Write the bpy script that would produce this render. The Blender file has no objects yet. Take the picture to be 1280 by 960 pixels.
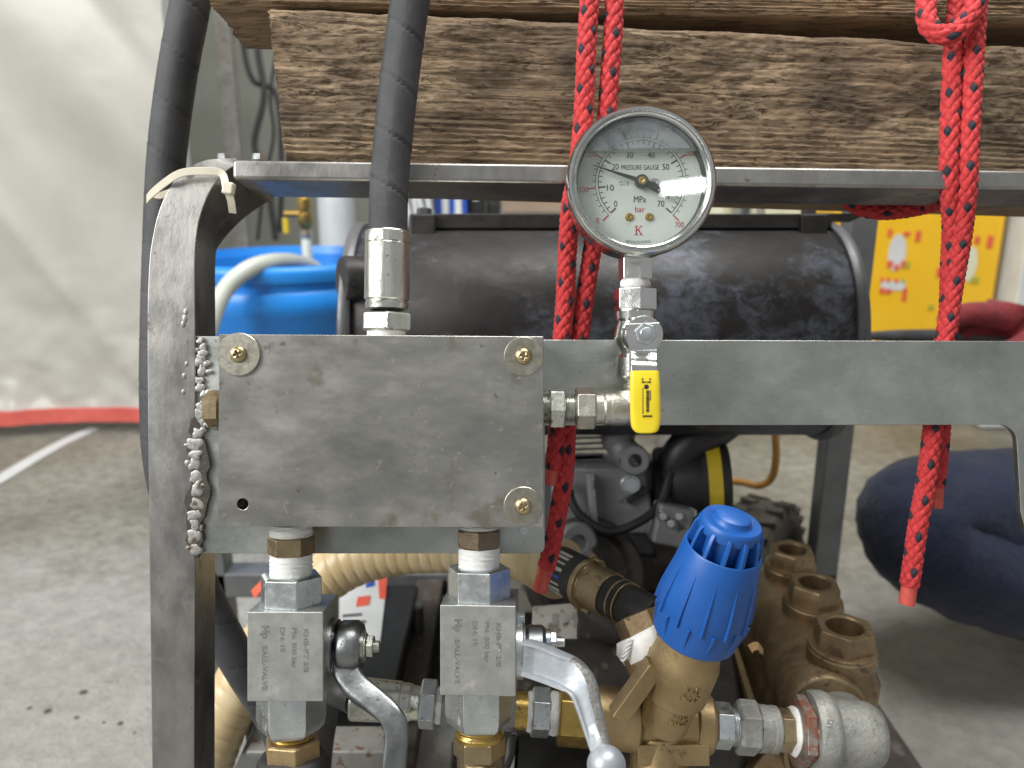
import bpy, bmesh, math, random
import numpy as np
from mathutils import Vector, Matrix, Quaternion

# ------------------------------------------------------------------ camera, light, exposure
PITCH = math.radians(15.0)
CAM_H = 0.58
F_PX = 1000.0
scene = bpy.context.scene
COL = scene.collection
RIG = Matrix.Translation((0, 0, CAM_H)) @ Matrix.Rotation(-PITCH, 4, 'X')   # the leaning front frame's axes

cam_d = bpy.data.cameras.new('camera')
cam = bpy.data.objects.new('camera', cam_d)
COL.objects.link(cam)
cam.matrix_world = Matrix.Translation((0, 0, CAM_H)) @ Matrix.Rotation(math.radians(90) - PITCH, 4, 'X')
cam_d.sensor_width = 36.0
cam_d.lens = 36.0 * F_PX / 1280.0
cam_d.clip_start = 0.01
cam_d.clip_end = 60
cam_d.dof.use_dof = True
cam_d.dof.focus_distance = 0.415
cam_d.dof.aperture_fstop = 8.0
scene.camera = cam

world = bpy.data.worlds.new('World')
scene.world = world
world.use_nodes = True
wn = world.node_tree.nodes
wn['Background'].inputs[0].default_value = (0.98, 0.99, 0.98, 1)
wn['Background'].inputs[1].default_value = 0.26


def area_light(name, loc, aim, size, size_y, power, color):
    d = bpy.data.lights.new(name, 'AREA')
    d.shape = 'RECTANGLE'
    d.size, d.size_y = size, size_y
    d.energy = power
    d.color = color
    o = bpy.data.objects.new(name, d)
    COL.objects.link(o)
    o.location = loc
    o.rotation_euler = (Vector(aim) - Vector(loc)).to_track_quat('-Z', 'Y').to_euler()
    return o


area_light('left_soft_light', (-1.9, -0.5, 1.7), (0.0, 0.6, 0.4), 1.3, 1.4, 64, (1.0, 0.985, 0.955))  # broad soft key from the upper left, its source unseen
area_light('overhead_fill_light', (0.35, 0.55, 2.7), (0.25, 0.8, 0.0), 1.5, 0.9, 50, (1.0, 0.985, 0.94))  # fill added overhead to light the background, no actual lamp there
area_light('workshop_tube_light', (0.605, -1.75, 1.76), (0.08, 0.4, 0.6), 0.17, 0.045, 0.7, (0.95, 1.0, 1.0))

scene.view_settings.view_transform = 'Standard'
scene.view_settings.look = 'None'
scene.view_settings.gamma = 1.0
scene.view_settings.exposure = 0.40
scene.cycles.use_denoising = True
scene.cycles.max_bounces = 8

# ------------------------------------------------------------------ coordinates
UPL = Vector((0, -math.sin(PITCH), math.cos(PITCH)))          # world up in the rig's axes
BACKL = Vector((0, math.cos(PITCH), math.sin(PITCH)))         # world level-backwards in the rig's axes
XL = Vector((1, 0, 0))
YL = Vector((0, 1, 0))
ZL = Vector((0, 0, 1))


def P(x, y, d):
    """point of the rig: a measured picture position taken back to its real distance d"""
    return Vector(((x - 640) / F_PX * d, d, (480 - y) / F_PX * d))


def W(x, y, d):
    return RIG @ P(x, y, d)


def ray_z(x, y, z):
    """where the line of sight of a measured position meets the level z"""
    v = RIG.to_3x3() @ Vector(((x - 640) / F_PX, 1, (480 - y) / F_PX))
    t = (z - CAM_H) / v.z
    return Vector((v.x * t, v.y * t, z))


# ------------------------------------------------------------------ noise for real relief
def _lat(ix, iy, seed):
    h = (ix.astype(np.int64) * 374761393 + iy.astype(np.int64) * 668265263 + seed * 1442695041) & 0xFFFFFFFF
    h = ((h ^ (h >> 13)) * 1274126177) & 0xFFFFFFFF
    return ((h ^ (h >> 16)) & 0xFFFF) / 65535.0


def vnoise(x, y, seed=0):
    x = np.asarray(x, float); y = np.asarray(y, float)
    ix = np.floor(x); iy = np.floor(y)
    fx = x - ix; fy = y - iy
    fx = fx * fx * (3 - 2 * fx); fy = fy * fy * (3 - 2 * fy)
    a = _lat(ix, iy, seed); b = _lat(ix + 1, iy, seed); c = _lat(ix, iy + 1, seed); e = _lat(ix + 1, iy + 1, seed)
    return (a * (1 - fx) + b * fx) * (1 - fy) + (c * (1 - fx) + e * fx) * fy - 0.5


def fbm(x, y, seed=0, octaves=4):
    s = 0; amp = 1.0
    for k in range(octaves):
        s = s + amp * vnoise(np.asarray(x) * 2 ** k, np.asarray(y) * 2 ** k, seed + 17 * k)
        amp *= 0.5
    return s


# ------------------------------------------------------------------ materials
def ramp(nt, stops):
    r = nt.nodes.new('ShaderNodeValToRGB')
    el = r.color_ramp.elements
    while len(el) < len(stops):
        el.new(0.5)
    for e, (p, c) in zip(el, stops):
        e.position = p
        e.color = (c[0], c[1], c[2], 1) if not isinstance(c, (int, float)) else (c, c, c, 1)
    return r


def base_nodes(name):
    m = bpy.data.materials.new(name)
    m.use_nodes = True
    nt = m.node_tree
    return m, nt, nt.nodes['Principled BSDF']


def coords(nt, scale=(1, 1, 1), kind='Object', rot=(0, 0, 0)):
    tc = nt.nodes.new('ShaderNodeTexCoord')
    mp = nt.nodes.new('ShaderNodeMapping')
    mp.inputs['Scale'].default_value = scale
    mp.inputs['Rotation'].default_value = rot
    nt.links.new(tc.outputs[kind], mp.inputs['Vector'])
    return mp.outputs['Vector']


def noise(nt, vec, scale, detail=6, rough=0.6, dist=0.0):
    n = nt.nodes.new('ShaderNodeTexNoise')
    n.inputs['Scale'].default_value = scale
    n.inputs['Detail'].default_value = detail
    n.inputs['Roughness'].default_value = rough
    n.inputs['Distortion'].default_value = dist
    nt.links.new(vec, n.inputs['Vector'])
    return n.outputs['Fac']


def mix(nt, fac, a, b, mode='MIX'):
    n = nt.nodes.new('ShaderNodeMix')
    n.data_type = 'RGBA'
    n.blend_type = mode
    for i, s in ((0, fac), (6, a), (7, b)):
        if isinstance(s, (int, float)):
            n.inputs[i].default_value = s
        elif isinstance(s, tuple):
            n.inputs[i].default_value = (s[0], s[1], s[2], 1)
        else:
            nt.links.new(s, n.inputs[i])
    return n.outputs[2]


def math_n(nt, op, a, b=None, c=None):
    n = nt.nodes.new('ShaderNodeMath')
    n.operation = op
    for i, s in enumerate((a, b, c)):
        if s is None:
            continue
        if isinstance(s, (int, float)):
            n.inputs[i].default_value = s
        else:
            nt.links.new(s, n.inputs[i])
    return n.outputs[0]


def bump(nt, bsdf, height, strength, dist=0.001):
    b = nt.nodes.new('ShaderNodeBump')
    b.inputs['Strength'].default_value = strength
    b.inputs['Distance'].default_value = dist
    nt.links.new(height, b.inputs['Height'])
    prev = bsdf.inputs['Normal'].links
    if prev:
        nt.links.new(prev[0].from_socket, b.inputs['Normal'])
    nt.links.new(b.outputs['Normal'], bsdf.inputs['Normal'])


def surf(name, c1, c2, scale=60, metal=0.0, rough=(0.3, 0.5), bumps=(), stretch=(1, 1, 1), specks=(), spread=(0.3, 0.7),
         detail=6, dist=0.0, coat=0.0, spec=None, sheen=0.0):
    """a worn surface: two tones in patches, uneven gloss, relief, and specks (scale, threshold, colour, metal-free?)"""
    m, nt, bs = base_nodes(name)
    v = coords(nt, stretch)
    n1 = noise(nt, v, scale, detail, 0.62, dist)
    r = ramp(nt, [(spread[0], c1), (spread[1], c2)])
    nt.links.new(n1, r.inputs[0])
    col = r.outputs[0]
    met = None
    for (sc, th, cc, dull) in specks:
        s = noise(nt, coords(nt), sc, 5, 0.6)
        sr = ramp(nt, [(th - 0.055, 0.0), (th + 0.015, 1.0)])
        nt.links.new(s, sr.inputs[0])
        col = mix(nt, sr.outputs[0], col, cc)
        if dull and metal > 0:
            base = met if met is not None else metal
            met = math_n(nt, 'MULTIPLY', math_n(nt, 'SUBTRACT', 1.0, sr.outputs[0]), base)
    nt.links.new(col, bs.inputs['Base Color'])
    if met is not None:
        nt.links.new(met, bs.inputs['Metallic'])
    else:
        bs.inputs['Metallic'].default_value = metal
    n2 = noise(nt, v, scale * 2.3, 5, 0.65)
    r2 = ramp(nt, [(0.3, rough[0]), (0.7, rough[1])])
    nt.links.new(n2, r2.inputs[0])
    nt.links.new(r2.outputs[0], bs.inputs['Roughness'])
    for (sc, st, ds) in bumps:
        bump(nt, bs, noise(nt, v, sc, 6, 0.65), st, ds)
    bs.inputs['Coat Weight'].default_value = coat
    bs.inputs['Sheen Weight'].default_value = sheen
    if spec is not None:
        bs.inputs['Specular IOR Level'].default_value = spec
    return m


RUST = (0.13, 0.055, 0.025)
DIRT = (0.05, 0.045, 0.035)
MT = {}
MT['plate'] = surf('machined_plate_steel', (0.32, 0.315, 0.295), (0.56, 0.55, 0.515), 20, 1.0, (0.24, 0.42), [(900, 0.06, 0.0006)],
                   (0.7, 1, 1.5), [(260, 0.69, (0.17, 0.15, 0.12), True), (24, 0.655, (0.36, 0.325, 0.265), False), (110, 0.70, (0.25, 0.235, 0.21), False)])
MT['bar'] = surf('bracket_steel', (0.31, 0.325, 0.31), (0.58, 0.60, 0.57), 18, 1.0, (0.28, 0.46), [(600, 0.12, 0.0006), (70, 0.15, 0.002)],
                 (0.8, 1, 1), [(420, 0.69, (0.16, 0.16, 0.14), True), (90, 0.73, (0.22, 0.22, 0.2), True)])
MT['frame'] = surf('bare_frame_tube_steel', (0.21, 0.207, 0.198), (0.44, 0.43, 0.412), 26, 1.0, (0.28, 0.50), [(300, 0.15, 0.0008)],
                   (1, 1, 0.6), [(55, 0.67, (0.11, 0.09, 0.075), True), (300, 0.70, RUST, True)])
MT['frame_dark'] = surf('painted_grey_tube', (0.11, 0.115, 0.12), (0.16, 0.165, 0.17), 30, 0.3, (0.35, 0.5), [(300, 0.1, 0.0008)])
MT['weld'] = surf('weld_metal', (0.27, 0.265, 0.25), (0.43, 0.425, 0.405), 160, 0.8, (0.42, 0.58), [(400, 0.3, 0.001)], specks=[(160, 0.60, (0.09, 0.06, 0.04), True)])
MT['zinc'] = surf('zinc_plated_steel', (0.50, 0.54, 0.56), (0.70, 0.74, 0.75), 90, 1.0, (0.26, 0.44), [(700, 0.10, 0.0005)],
                  specks=[(500, 0.66, (0.22, 0.21, 0.19), True), (120, 0.70, (0.36, 0.33, 0.27), True)])
MT['zinc_block'] = surf('matt_zinc_block', (0.44, 0.45, 0.435), (0.58, 0.585, 0.565), 60, 1.0, (0.40, 0.55), [(1500, 0.20, 0.0004)],
                        specks=[(600, 0.70, (0.25, 0.24, 0.2), True), (70, 0.70, (0.33, 0.30, 0.24), True)])
MT['zinc_dark'] = surf('dark_cast_lever', (0.17, 0.18, 0.185), (0.30, 0.315, 0.32), 80, 1.0, (0.30, 0.46), [(300, 0.2, 0.001)], specks=[(200, 0.68, DIRT, True)])
MT['lever_paint'] = surf('silver_painted_lever', (0.29, 0.315, 0.345), (0.38, 0.405, 0.44), 90, 0.45, (0.36, 0.50), [(500, 0.2, 0.0006)], specks=[(260, 0.66, (0.36, 0.36, 0.34), True)])
MT['lever_edge'] = surf('worn_lever_edge', (0.30, 0.30, 0.28), (0.52, 0.53, 0.53), 300, 0.9, (0.3, 0.5), [(500, 0.4, 0.0008)], specks=[(500, 0.55, (0.16, 0.14, 0.11), True)])
MT['ferrule'] = surf('crimped_ferrule_zinc', (0.50, 0.52, 0.47), (0.68, 0.70, 0.64), 70, 1.0, (0.26, 0.42), [(250, 0.2, 0.0008)], (3, 3, 0.5),
                     [(240, 0.64, (0.16, 0.14, 0.09), True), (60, 0.70, (0.34, 0.32, 0.24), True)])
MT['chrome'] = surf('polished_chrome', (0.66, 0.67, 0.66), (0.80, 0.81, 0.80), 70, 1.0, (0.10, 0.22), [(300, 0.10, 0.0006)], specks=[(260, 0.72, (0.3, 0.3, 0.28), True)])
MT['cast_nickel'] = surf('sandy_nickel_casting', (0.50, 0.49, 0.44), (0.68, 0.67, 0.60), 120, 1.0, (0.28, 0.42), [(900, 0.55, 0.0006)], specks=[(300, 0.66, (0.22, 0.18, 0.12), True)])
MT['stainless'] = surf('bezel_stainless', (0.60, 0.61, 0.60), (0.76, 0.77, 0.76), 40, 1.0, (0.13, 0.26), [(500, 0.05, 0.0005)], specks=[(240, 0.72, (0.28, 0.27, 0.25), True)])
MT['yellow_zinc'] = surf('yellow_passivated_washer', (0.34, 0.325, 0.27), (0.50, 0.48, 0.41), 120, 1.0, (0.30, 0.48), [(500, 0.1, 0.0005)], specks=[(330, 0.68, (0.2, 0.15, 0.08), True)])
MT['brass'] = surf('yellow_brass', (0.42, 0.28, 0.075), (0.58, 0.40, 0.13), 90, 1.0, (0.28, 0.46), [(600, 0.15, 0.0006)], specks=[(200, 0.66, (0.16, 0.10, 0.04), True)])
MT['bronze'] = surf('tarnished_bronze_casting', (0.20, 0.14, 0.078), (0.40, 0.295, 0.175), 40, 0.80, (0.38, 0.56), [(500, 0.35, 0.0008)], specks=[(90, 0.62, (0.12, 0.075, 0.04), True)])
MT['bronze_light'] = surf('cast_brass_body', (0.30, 0.215, 0.11), (0.45, 0.335, 0.18), 50, 0.8, (0.38, 0.56), [(700, 0.35, 0.0007)], specks=[(160, 0.68, (0.15, 0.1, 0.05), True)])
MT['nipple_brass'] = surf('dull_brass_nipple', (0.30, 0.235, 0.14), (0.46, 0.37, 0.23), 80, 1.0, (0.30, 0.48), [(600, 0.15, 0.0006)], specks=[(180, 0.64, (0.14, 0.085, 0.04), True)])
MT['galv'] = surf('galvanised_casting', (0.22, 0.225, 0.21), (0.42, 0.43, 0.40), 55, 0.45, (0.42, 0.62), [(300, 0.55, 0.0014), (900, 0.4, 0.0006)],
                  specks=[(120, 0.60, (0.28, 0.27, 0.24), True), (350, 0.66, (0.16, 0.13, 0.1), True)])
MT['rust_hex'] = surf('rusty_bushing', (0.24, 0.20, 0.17), (0.42, 0.39, 0.36), 120, 0.8, (0.4, 0.6), [(500, 0.3, 0.0008)], specks=[(160, 0.52, (0.20, 0.08, 0.05), True)])
MT['tape'] = surf('white_thread_tape', (0.74, 0.74, 0.72), (0.86, 0.86, 0.85), 130, 0.0, (0.5, 0.7), [(500, 0.5, 0.0006)], (1, 1, 3), [(160, 0.72, (0.42, 0.38, 0.30), False)])
MT['cast_iron'] = surf('engine_grey_casting', (0.17, 0.175, 0.185), (0.28, 0.285, 0.295), 30, 0.3, (0.42, 0.6), [(250, 0.4, 0.001)], specks=[(60, 0.66, (0.05, 0.045, 0.04), False)])
MT['cast_dark'] = surf('greasy_dark_casting', (0.030, 0.028, 0.026), (0.075, 0.068, 0.060), 26, 0.1, (0.45, 0.7), [(250, 0.4, 0.001)], specks=[(70, 0.66, (0.15, 0.125, 0.09), False)])
MT['black'] = surf('black_plastic', (0.010, 0.010, 0.011), (0.022, 0.022, 0.024), 50, 0.0, (0.35, 0.55), [(400, 0.1, 0.0006)])
MT['black_metal'] = surf('black_painted_steel', (0.012, 0.012, 0.012), (0.030, 0.029, 0.028), 50, 0.2, (0.4, 0.6), [(300, 0.15, 0.0006)])
MT['blue'] = surf('blue_knob_plastic', (0.007, 0.076, 0.31), (0.010, 0.094, 0.37), 40, 0.0, (0.36, 0.46), [(900, 0.08, 0.0004)], specks=[(300, 0.75, (0.04, 0.12, 0.36), False)])
MT['blue_tub'] = surf('bright_blue_bucket_plastic', (0.012, 0.19, 0.66), (0.020, 0.26, 0.76), 8, 0.0, (0.30, 0.42), [(100, 0.1, 0.001)])
MT['yellow'] = surf('yellow_vinyl_sleeve', (0.70, 0.54, 0.016), (0.80, 0.63, 0.03), 70, 0.0, (0.30, 0.42), [(500, 0.08, 0.0005)], specks=[(260, 0.74, (0.42, 0.32, 0.05), False)])
MT['yellow_band'] = surf('yellow_ring_paint', (0.48, 0.34, 0.02), (0.60, 0.45, 0.03), 70, 0.0, (0.35, 0.5))
MT['ink'] = surf('black_ink', (0.012, 0.012, 0.014), (0.02, 0.02, 0.022), 50, 0.0, (0.5, 0.6))
MT['red_ink'] = surf('red_ink', (0.42, 0.03, 0.05), (0.48, 0.04, 0.06), 50, 0.0, (0.5, 0.6))
MT['engrave'] = surf('engraved_blackened_steel', (0.12, 0.12, 0.112), (0.27, 0.27, 0.258), 900, 0.4, (0.5, 0.7))
MT['dial'] = surf('dial_off_white', (0.60, 0.63, 0.605), (0.66, 0.69, 0.665), 30, 0.0, (0.5, 0.6))
MT['nylon'] = surf('aged_nylon_tie', (0.62, 0.58, 0.46), (0.70, 0.66, 0.54), 60, 0.0, (0.35, 0.5))
MT['white_plastic'] = surf('white_plastic', (0.56, 0.58, 0.58), (0.66, 0.68, 0.68), 20, 0.0, (0.35, 0.5))
MT['pale_blue'] = surf('pale_blue_white_plastic', (0.44, 0.48, 0.50), (0.52, 0.56, 0.58), 12, 0.0, (0.35, 0.5))
MT['pale_hose'] = surf('milky_grey_hose', (0.48, 0.52, 0.47), (0.58, 0.61, 0.55), 30, 0.0, (0.3, 0.45))
MT['carton'] = surf('brown_cardboard', (0.25, 0.185, 0.135), (0.31, 0.235, 0.175), 12, 0.0, (0.7, 0.85))
MT['cream'] = surf('cream_bag', (0.62, 0.62, 0.45), (0.70, 0.70, 0.54), 10, 0.0, (0.5, 0.7))
MT['yellow_board'] = surf('yellow_printed_card', (0.80, 0.46, 0.012), (0.86, 0.52, 0.03), 9, 0.0, (0.35, 0.5))
MT['print_red'] = surf('print_red', (0.68, 0.09, 0.05), (0.72, 0.14, 0.07), 40, 0.0, (0.4, 0.5))
MT['print_green'] = surf('print_olive', (0.36, 0.36, 0.05), (0.42, 0.42, 0.06), 40, 0.0, (0.4, 0.5))
MT['print_blue'] = surf('print_blue', (0.02, 0.07, 0.36), (0.03, 0.09, 0.42), 40, 0.0, (0.4, 0.5))
MT['cable_orange'] = surf('orange_brown_cable', (0.36, 0.17, 0.03), (0.44, 0.22, 0.05), 40, 0.0, (0.4, 0.55))
MT['hem_red'] = surf('red_hem_fabric', (0.55, 0.09, 0.075), (0.68, 0.14, 0.11), 20, 0.0, (0.5, 0.7), [(120, 0.3, 0.002)])
MT['glove'] = surf('red_work_glove', (0.15, 0.012, 0.018), (0.27, 0.024, 0.032), 60, 0.0, (0.7, 0.9), [(45, 0.6, 0.006), (350, 0.5, 0.0012), (900, 0.3, 0.0006)], sheen=0.1)
MT['navy'] = surf('navy_trouser_cloth', (0.004, 0.008, 0.030), (0.008, 0.015, 0.050), 14, 0.0, (0.75, 0.9), [(30, 0.5, 0.012), (1200, 0.3, 0.0006)], sheen=0.15)
MT['shirt'] = surf('dark_grey_shirt', (0.05, 0.05, 0.055), (0.08, 0.08, 0.085), 14, 0.0, (0.75, 0.9), [(60, 0.4, 0.006)])
MT['skin'] = surf('skin', (0.50, 0.32, 0.23), (0.58, 0.38, 0.28), 30, 0.0, (0.45, 0.6))
MT['hair'] = surf('black_hair', (0.010, 0.009, 0.008), (0.02, 0.018, 0.016), 90, 0.0, (0.4, 0.6))
MT['shoe'] = surf('black_shoe', (0.015, 0.015, 0.015), (0.03, 0.03, 0.03), 40, 0.0, (0.5, 0.7))
MT['tyre'] = surf('dusty_tyre_rubber', (0.020, 0.019, 0.017), (0.085, 0.078, 0.058), 22, 0.0, (0.7, 0.9), [(200, 0.3, 0.001)])
MT['rod'] = surf('grey_tool_handle', (0.05, 0.05, 0.055), (0.09, 0.09, 0.095), 40, 0.2, (0.35, 0.5))
MT['rubber_crimp'] = surf('black_hose_end', (0.014, 0.014, 0.015), (0.035, 0.034, 0.035), 90, 0.0, (0.45, 0.6), [(500, 0.3, 0.0008)])
MT['beige_plate'] = surf('dusty_engine_plate', (0.17, 0.155, 0.135), (0.27, 0.25, 0.22), 24, 0.2, (0.5, 0.7), [(200, 0.3, 0.001)], specks=[(60, 0.64, (0.10, 0.085, 0.07), False)])
MT['dirty_label'] = surf('dirty_white_label', (0.42, 0.40, 0.36), (0.60, 0.58, 0.54), 50, 0.0, (0.5, 0.7), specks=[(90, 0.60, (0.22, 0.19, 0.15), False)])
MT['base_tube'] = surf('dusty_base_tube', (0.24, 0.235, 0.215), (0.36, 0.35, 0.33), 40, 0.4, (0.45, 0.6), [(300, 0.2, 0.001)], specks=[(120, 0.64, RUST, True)])
MT['base_brown'] = surf('brown_stained_base', (0.060, 0.048, 0.042), (0.12, 0.10, 0.088), 30, 0.2, (0.5, 0.7), [(200, 0.3, 0.001)], specks=[(60, 0.64, (0.17, 0.15, 0.13), False)])
MT['wall'] = surf('dusty_green_grey_wall', (0.22, 0.235, 0.205), (0.32, 0.335, 0.30), 3, 0.0, (0.6, 0.8), [(20, 0.2, 0.005)])
MT['leaf'] = surf('dry_leaf', (0.35, 0.2, 0.08), (0.5, 0.32, 0.15), 100, 0.0, (0.6, 0.8))


def make_tank_mat():
    m, nt, bs = base_nodes('heat_stained_black_tank')
    v = coords(nt)
    n1 = noise(nt, v, 14, 8, 0.72, 0.6)
    r = ramp(nt, [(0.36, (0.024, 0.023, 0.024)), (0.55, (0.040, 0.037, 0.037)), (0.70, (0.078, 0.069, 0.065))])
    nt.links.new(n1, r.inputs[0])
    n2 = noise(nt, coords(nt, (1, 1, 1.4)), 60, 8, 0.78, 0.4)
    n3 = noise(nt, v, 6.5, 3, 0.5)
    f = math_n(nt, 'MULTIPLY', n2, n3)
    r2 = ramp(nt, [(0.25, 0.0), (0.36, 0.9)])
    nt.links.new(f, r2.inputs[0])
    col = mix(nt, r2.outputs[0], r.outputs[0], (0.14, 0.16, 0.205))
    nt.links.new(col, bs.inputs['Base Color'])
    bs.inputs['Metallic'].default_value = 0.35
    rr = ramp(nt, [(0.3, 0.38), (0.7, 0.62)])
    nt.links.new(n2, rr.inputs[0])
    nt.links.new(rr.outputs[0], bs.inputs['Roughness'])
    bump(nt, bs, n2, 0.12, 0.001)
    return m


def make_rope_mats():
    out = []
    for nm, a, b in (('red_braid', (0.40, 0.016, 0.020), (0.62, 0.046, 0.048)), ('navy_fleck', (0.008, 0.009, 0.016), (0.022, 0.024, 0.042))):
        m = surf('rope_' + nm, a, b, 260, 0.0, (0.65, 0.85), [(1500, 0.6, 0.0006)], sheen=0.06)
        out.append(m)
    out.append(surf('melted_rope_end', (0.50, 0.06, 0.05), (0.66, 0.12, 0.09), 200, 0.0, (0.3, 0.45), [(500, 0.2, 0.0006)]))
    return out


def make_hose_mat(name='cloth_wrapped_rubber'):
    m, nt, bs = base_nodes(name)
    uv = coords(nt, (1, 1, 1), 'UV')
    sep = nt.nodes.new('ShaderNodeSeparateXYZ')
    nt.links.new(uv, sep.inputs[0])
    # woven cloth imprint in the rubber: two crossed sets of fine ribs (u goes round, v is metres along)
    s1 = math_n(nt, 'SINE', math_n(nt, 'MULTIPLY', math_n(nt, 'ADD', math_n(nt, 'MULTIPLY', sep.outputs[0], 0.066), sep.outputs[1]), 5200))
    s2 = math_n(nt, 'SINE', math_n(nt, 'MULTIPLY', math_n(nt, 'SUBTRACT', math_n(nt, 'MULTIPLY', sep.outputs[0], 0.066), sep.outputs[1]), 5200))
    wv = math_n(nt, 'MULTIPLY', s1, s2)
    v = coords(nt)
    n1 = noise(nt, v, 45, 6, 0.6)
    r = ramp(nt, [(0.3, (0.028, 0.030, 0.034)), (0.7, (0.056, 0.059, 0.066))])
    nt.links.new(n1, r.inputs[0])
    sp = noise(nt, v, 300, 3, 0.5)
    rs = ramp(nt, [(0.72, 0.0), (0.78, 1.0)])
    nt.links.new(sp, rs.inputs[0])
    nt.links.new(mix(nt, math_n(nt, 'MULTIPLY', rs.outputs[0], 0.6), r.outputs[0], (0.20, 0.20, 0.19)), bs.inputs['Base Color'])
    bs.inputs['Roughness'].default_value = 0.52
    bump(nt, bs, wv, 0.35, 0.0003)
    bump(nt, bs, n1, 0.2, 0.001)
    return m


def make_wood_mat(name, dark, mid, light, knots=()):
    m, nt, bs = base_nodes(name)
    v = coords(nt, (7, 26, 30))
    g = noise(nt, v, 5.0, 9, 0.70, 0.7)
    fine = noise(nt, coords(nt, (52, 130, 150)), 3.2, 7, 0.75, 0.6)
    big = noise(nt, coords(nt, (6, 9, 12)), 1.9, 6, 0.62, 0.5)
    r = ramp(nt, [(0.36, dark), (0.50, mid), (0.64, light)])
    nt.links.new(mix(nt, 0.68, g, big), r.inputs[0])
    r2 = ramp(nt, [(0.34, 0.50), (0.56, 1.0)])
    nt.links.new(fine, r2.inputs[0])
    zone = noise(nt, coords(nt, (7, 12, 16)), 1.7, 4, 0.55, 0.4)
    rz_ = ramp(nt, [(0.42, 0.12), (0.60, 0.95)])
    nt.links.new(zone, rz_.inputs[0])
    col = mix(nt, rz_.outputs[0], r.outputs[0], r2.outputs[0], 'MULTIPLY')
    streak = noise(nt, coords(nt, (3.0, 60, 110)), 3.0, 6, 0.65, 0.6)
    r3 = ramp(nt, [(0.36, 0.76), (0.58, 1.06)])
    nt.links.new(streak, r3.inputs[0])
    col = mix(nt, 0.8, col, r3.outputs[0], 'MULTIPLY')
    stain = noise(nt, coords(nt, (9, 9, 14)), 1.3, 5, 0.62, 0.8)
    r4 = ramp(nt, [(0.48, 0.0), (0.66, 0.82)])
    nt.links.new(stain, r4.inputs[0])
    col = mix(nt, r4.outputs[0], col, (0.045, 0.033, 0.024))
    # paler sapwood along the sawn lower arris, in ragged streaks
    tc = nt.nodes.new('ShaderNodeTexCoord')
    sx = nt.nodes.new('ShaderNodeSeparateXYZ')
    nt.links.new(tc.outputs['Object'], sx.inputs[0])
    low = math_n(nt, 'ADD', math_n(nt, 'MULTIPLY', sx.outputs[2], -22.0), math_n(nt, 'MULTIPLY', big, 0.75))
    rl = ramp(nt, [(-0.0, 0.0), (0.42, 1.0)])
    nt.links.new(math_n(nt, 'ADD', low, 0.12), rl.inputs[0])
    col = mix(nt, math_n(nt, 'MULTIPLY', rl.outputs[0], 0.62), col, mix(nt, g, (0.20, 0.135, 0.08), (0.44, 0.33, 0.21)))
    for (kx, kz, kr) in knots:
        d = math_n(nt, 'SQRT', math_n(nt, 'ADD', math_n(nt, 'POWER', math_n(nt, 'SUBTRACT', sx.outputs[0], kx), 2.0),
                                      math_n(nt, 'POWER', math_n(nt, 'MULTIPLY', math_n(nt, 'SUBTRACT', sx.outputs[2], kz), 1.25), 2.0)))
        d = math_n(nt, 'ADD', math_n(nt, 'DIVIDE', d, kr), math_n(nt, 'MULTIPLY', math_n(nt, 'SUBTRACT', g, 0.5), 1.1))
        kk = ramp(nt, [(0.35, 0.72), (1.0, 0.0)])
        nt.links.new(d, kk.inputs[0])
        col = mix(nt, kk.outputs[0], col, (0.035, 0.026, 0.019))
    nt.links.new(col, bs.inputs['Base Color'])
    bs.inputs['Roughness'].default_value = 0.85
    bs.inputs['Specular IOR Level'].default_value = 0.25
    ck = noise(nt, coords(nt, (7, 70, 80)), 2.2, 4, 0.55, 0.9)
    ca = math_n(nt, 'ABSOLUTE', math_n(nt, 'SUBTRACT', ck, 0.5))
    rk = ramp(nt, [(0.004, 1.0), (0.022, 0.0)])
    nt.links.new(ca, rk.inputs[0])
    bump(nt, bs, math_n(nt, 'MULTIPLY', rk.outputs[0], -1.0), 0.8, 0.0012)
    col = mix(nt, math_n(nt, 'MULTIPLY', rk.outputs[0], 0.5), col, (0.03, 0.02, 0.013))
    nt.links.new(col, bs.inputs['Base Color'])
    bump(nt, bs, math_n(nt, 'MULTIPLY', fine, rz_.outputs[0]), 0.8, 0.0014)
    bump(nt, bs, g, 0.25, 0.0015)
    bump(nt, bs, noise(nt, coords(nt, (1, 1, 1.6)), 420, 5, 0.7), 0.6, 0.0009)
    return m


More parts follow.
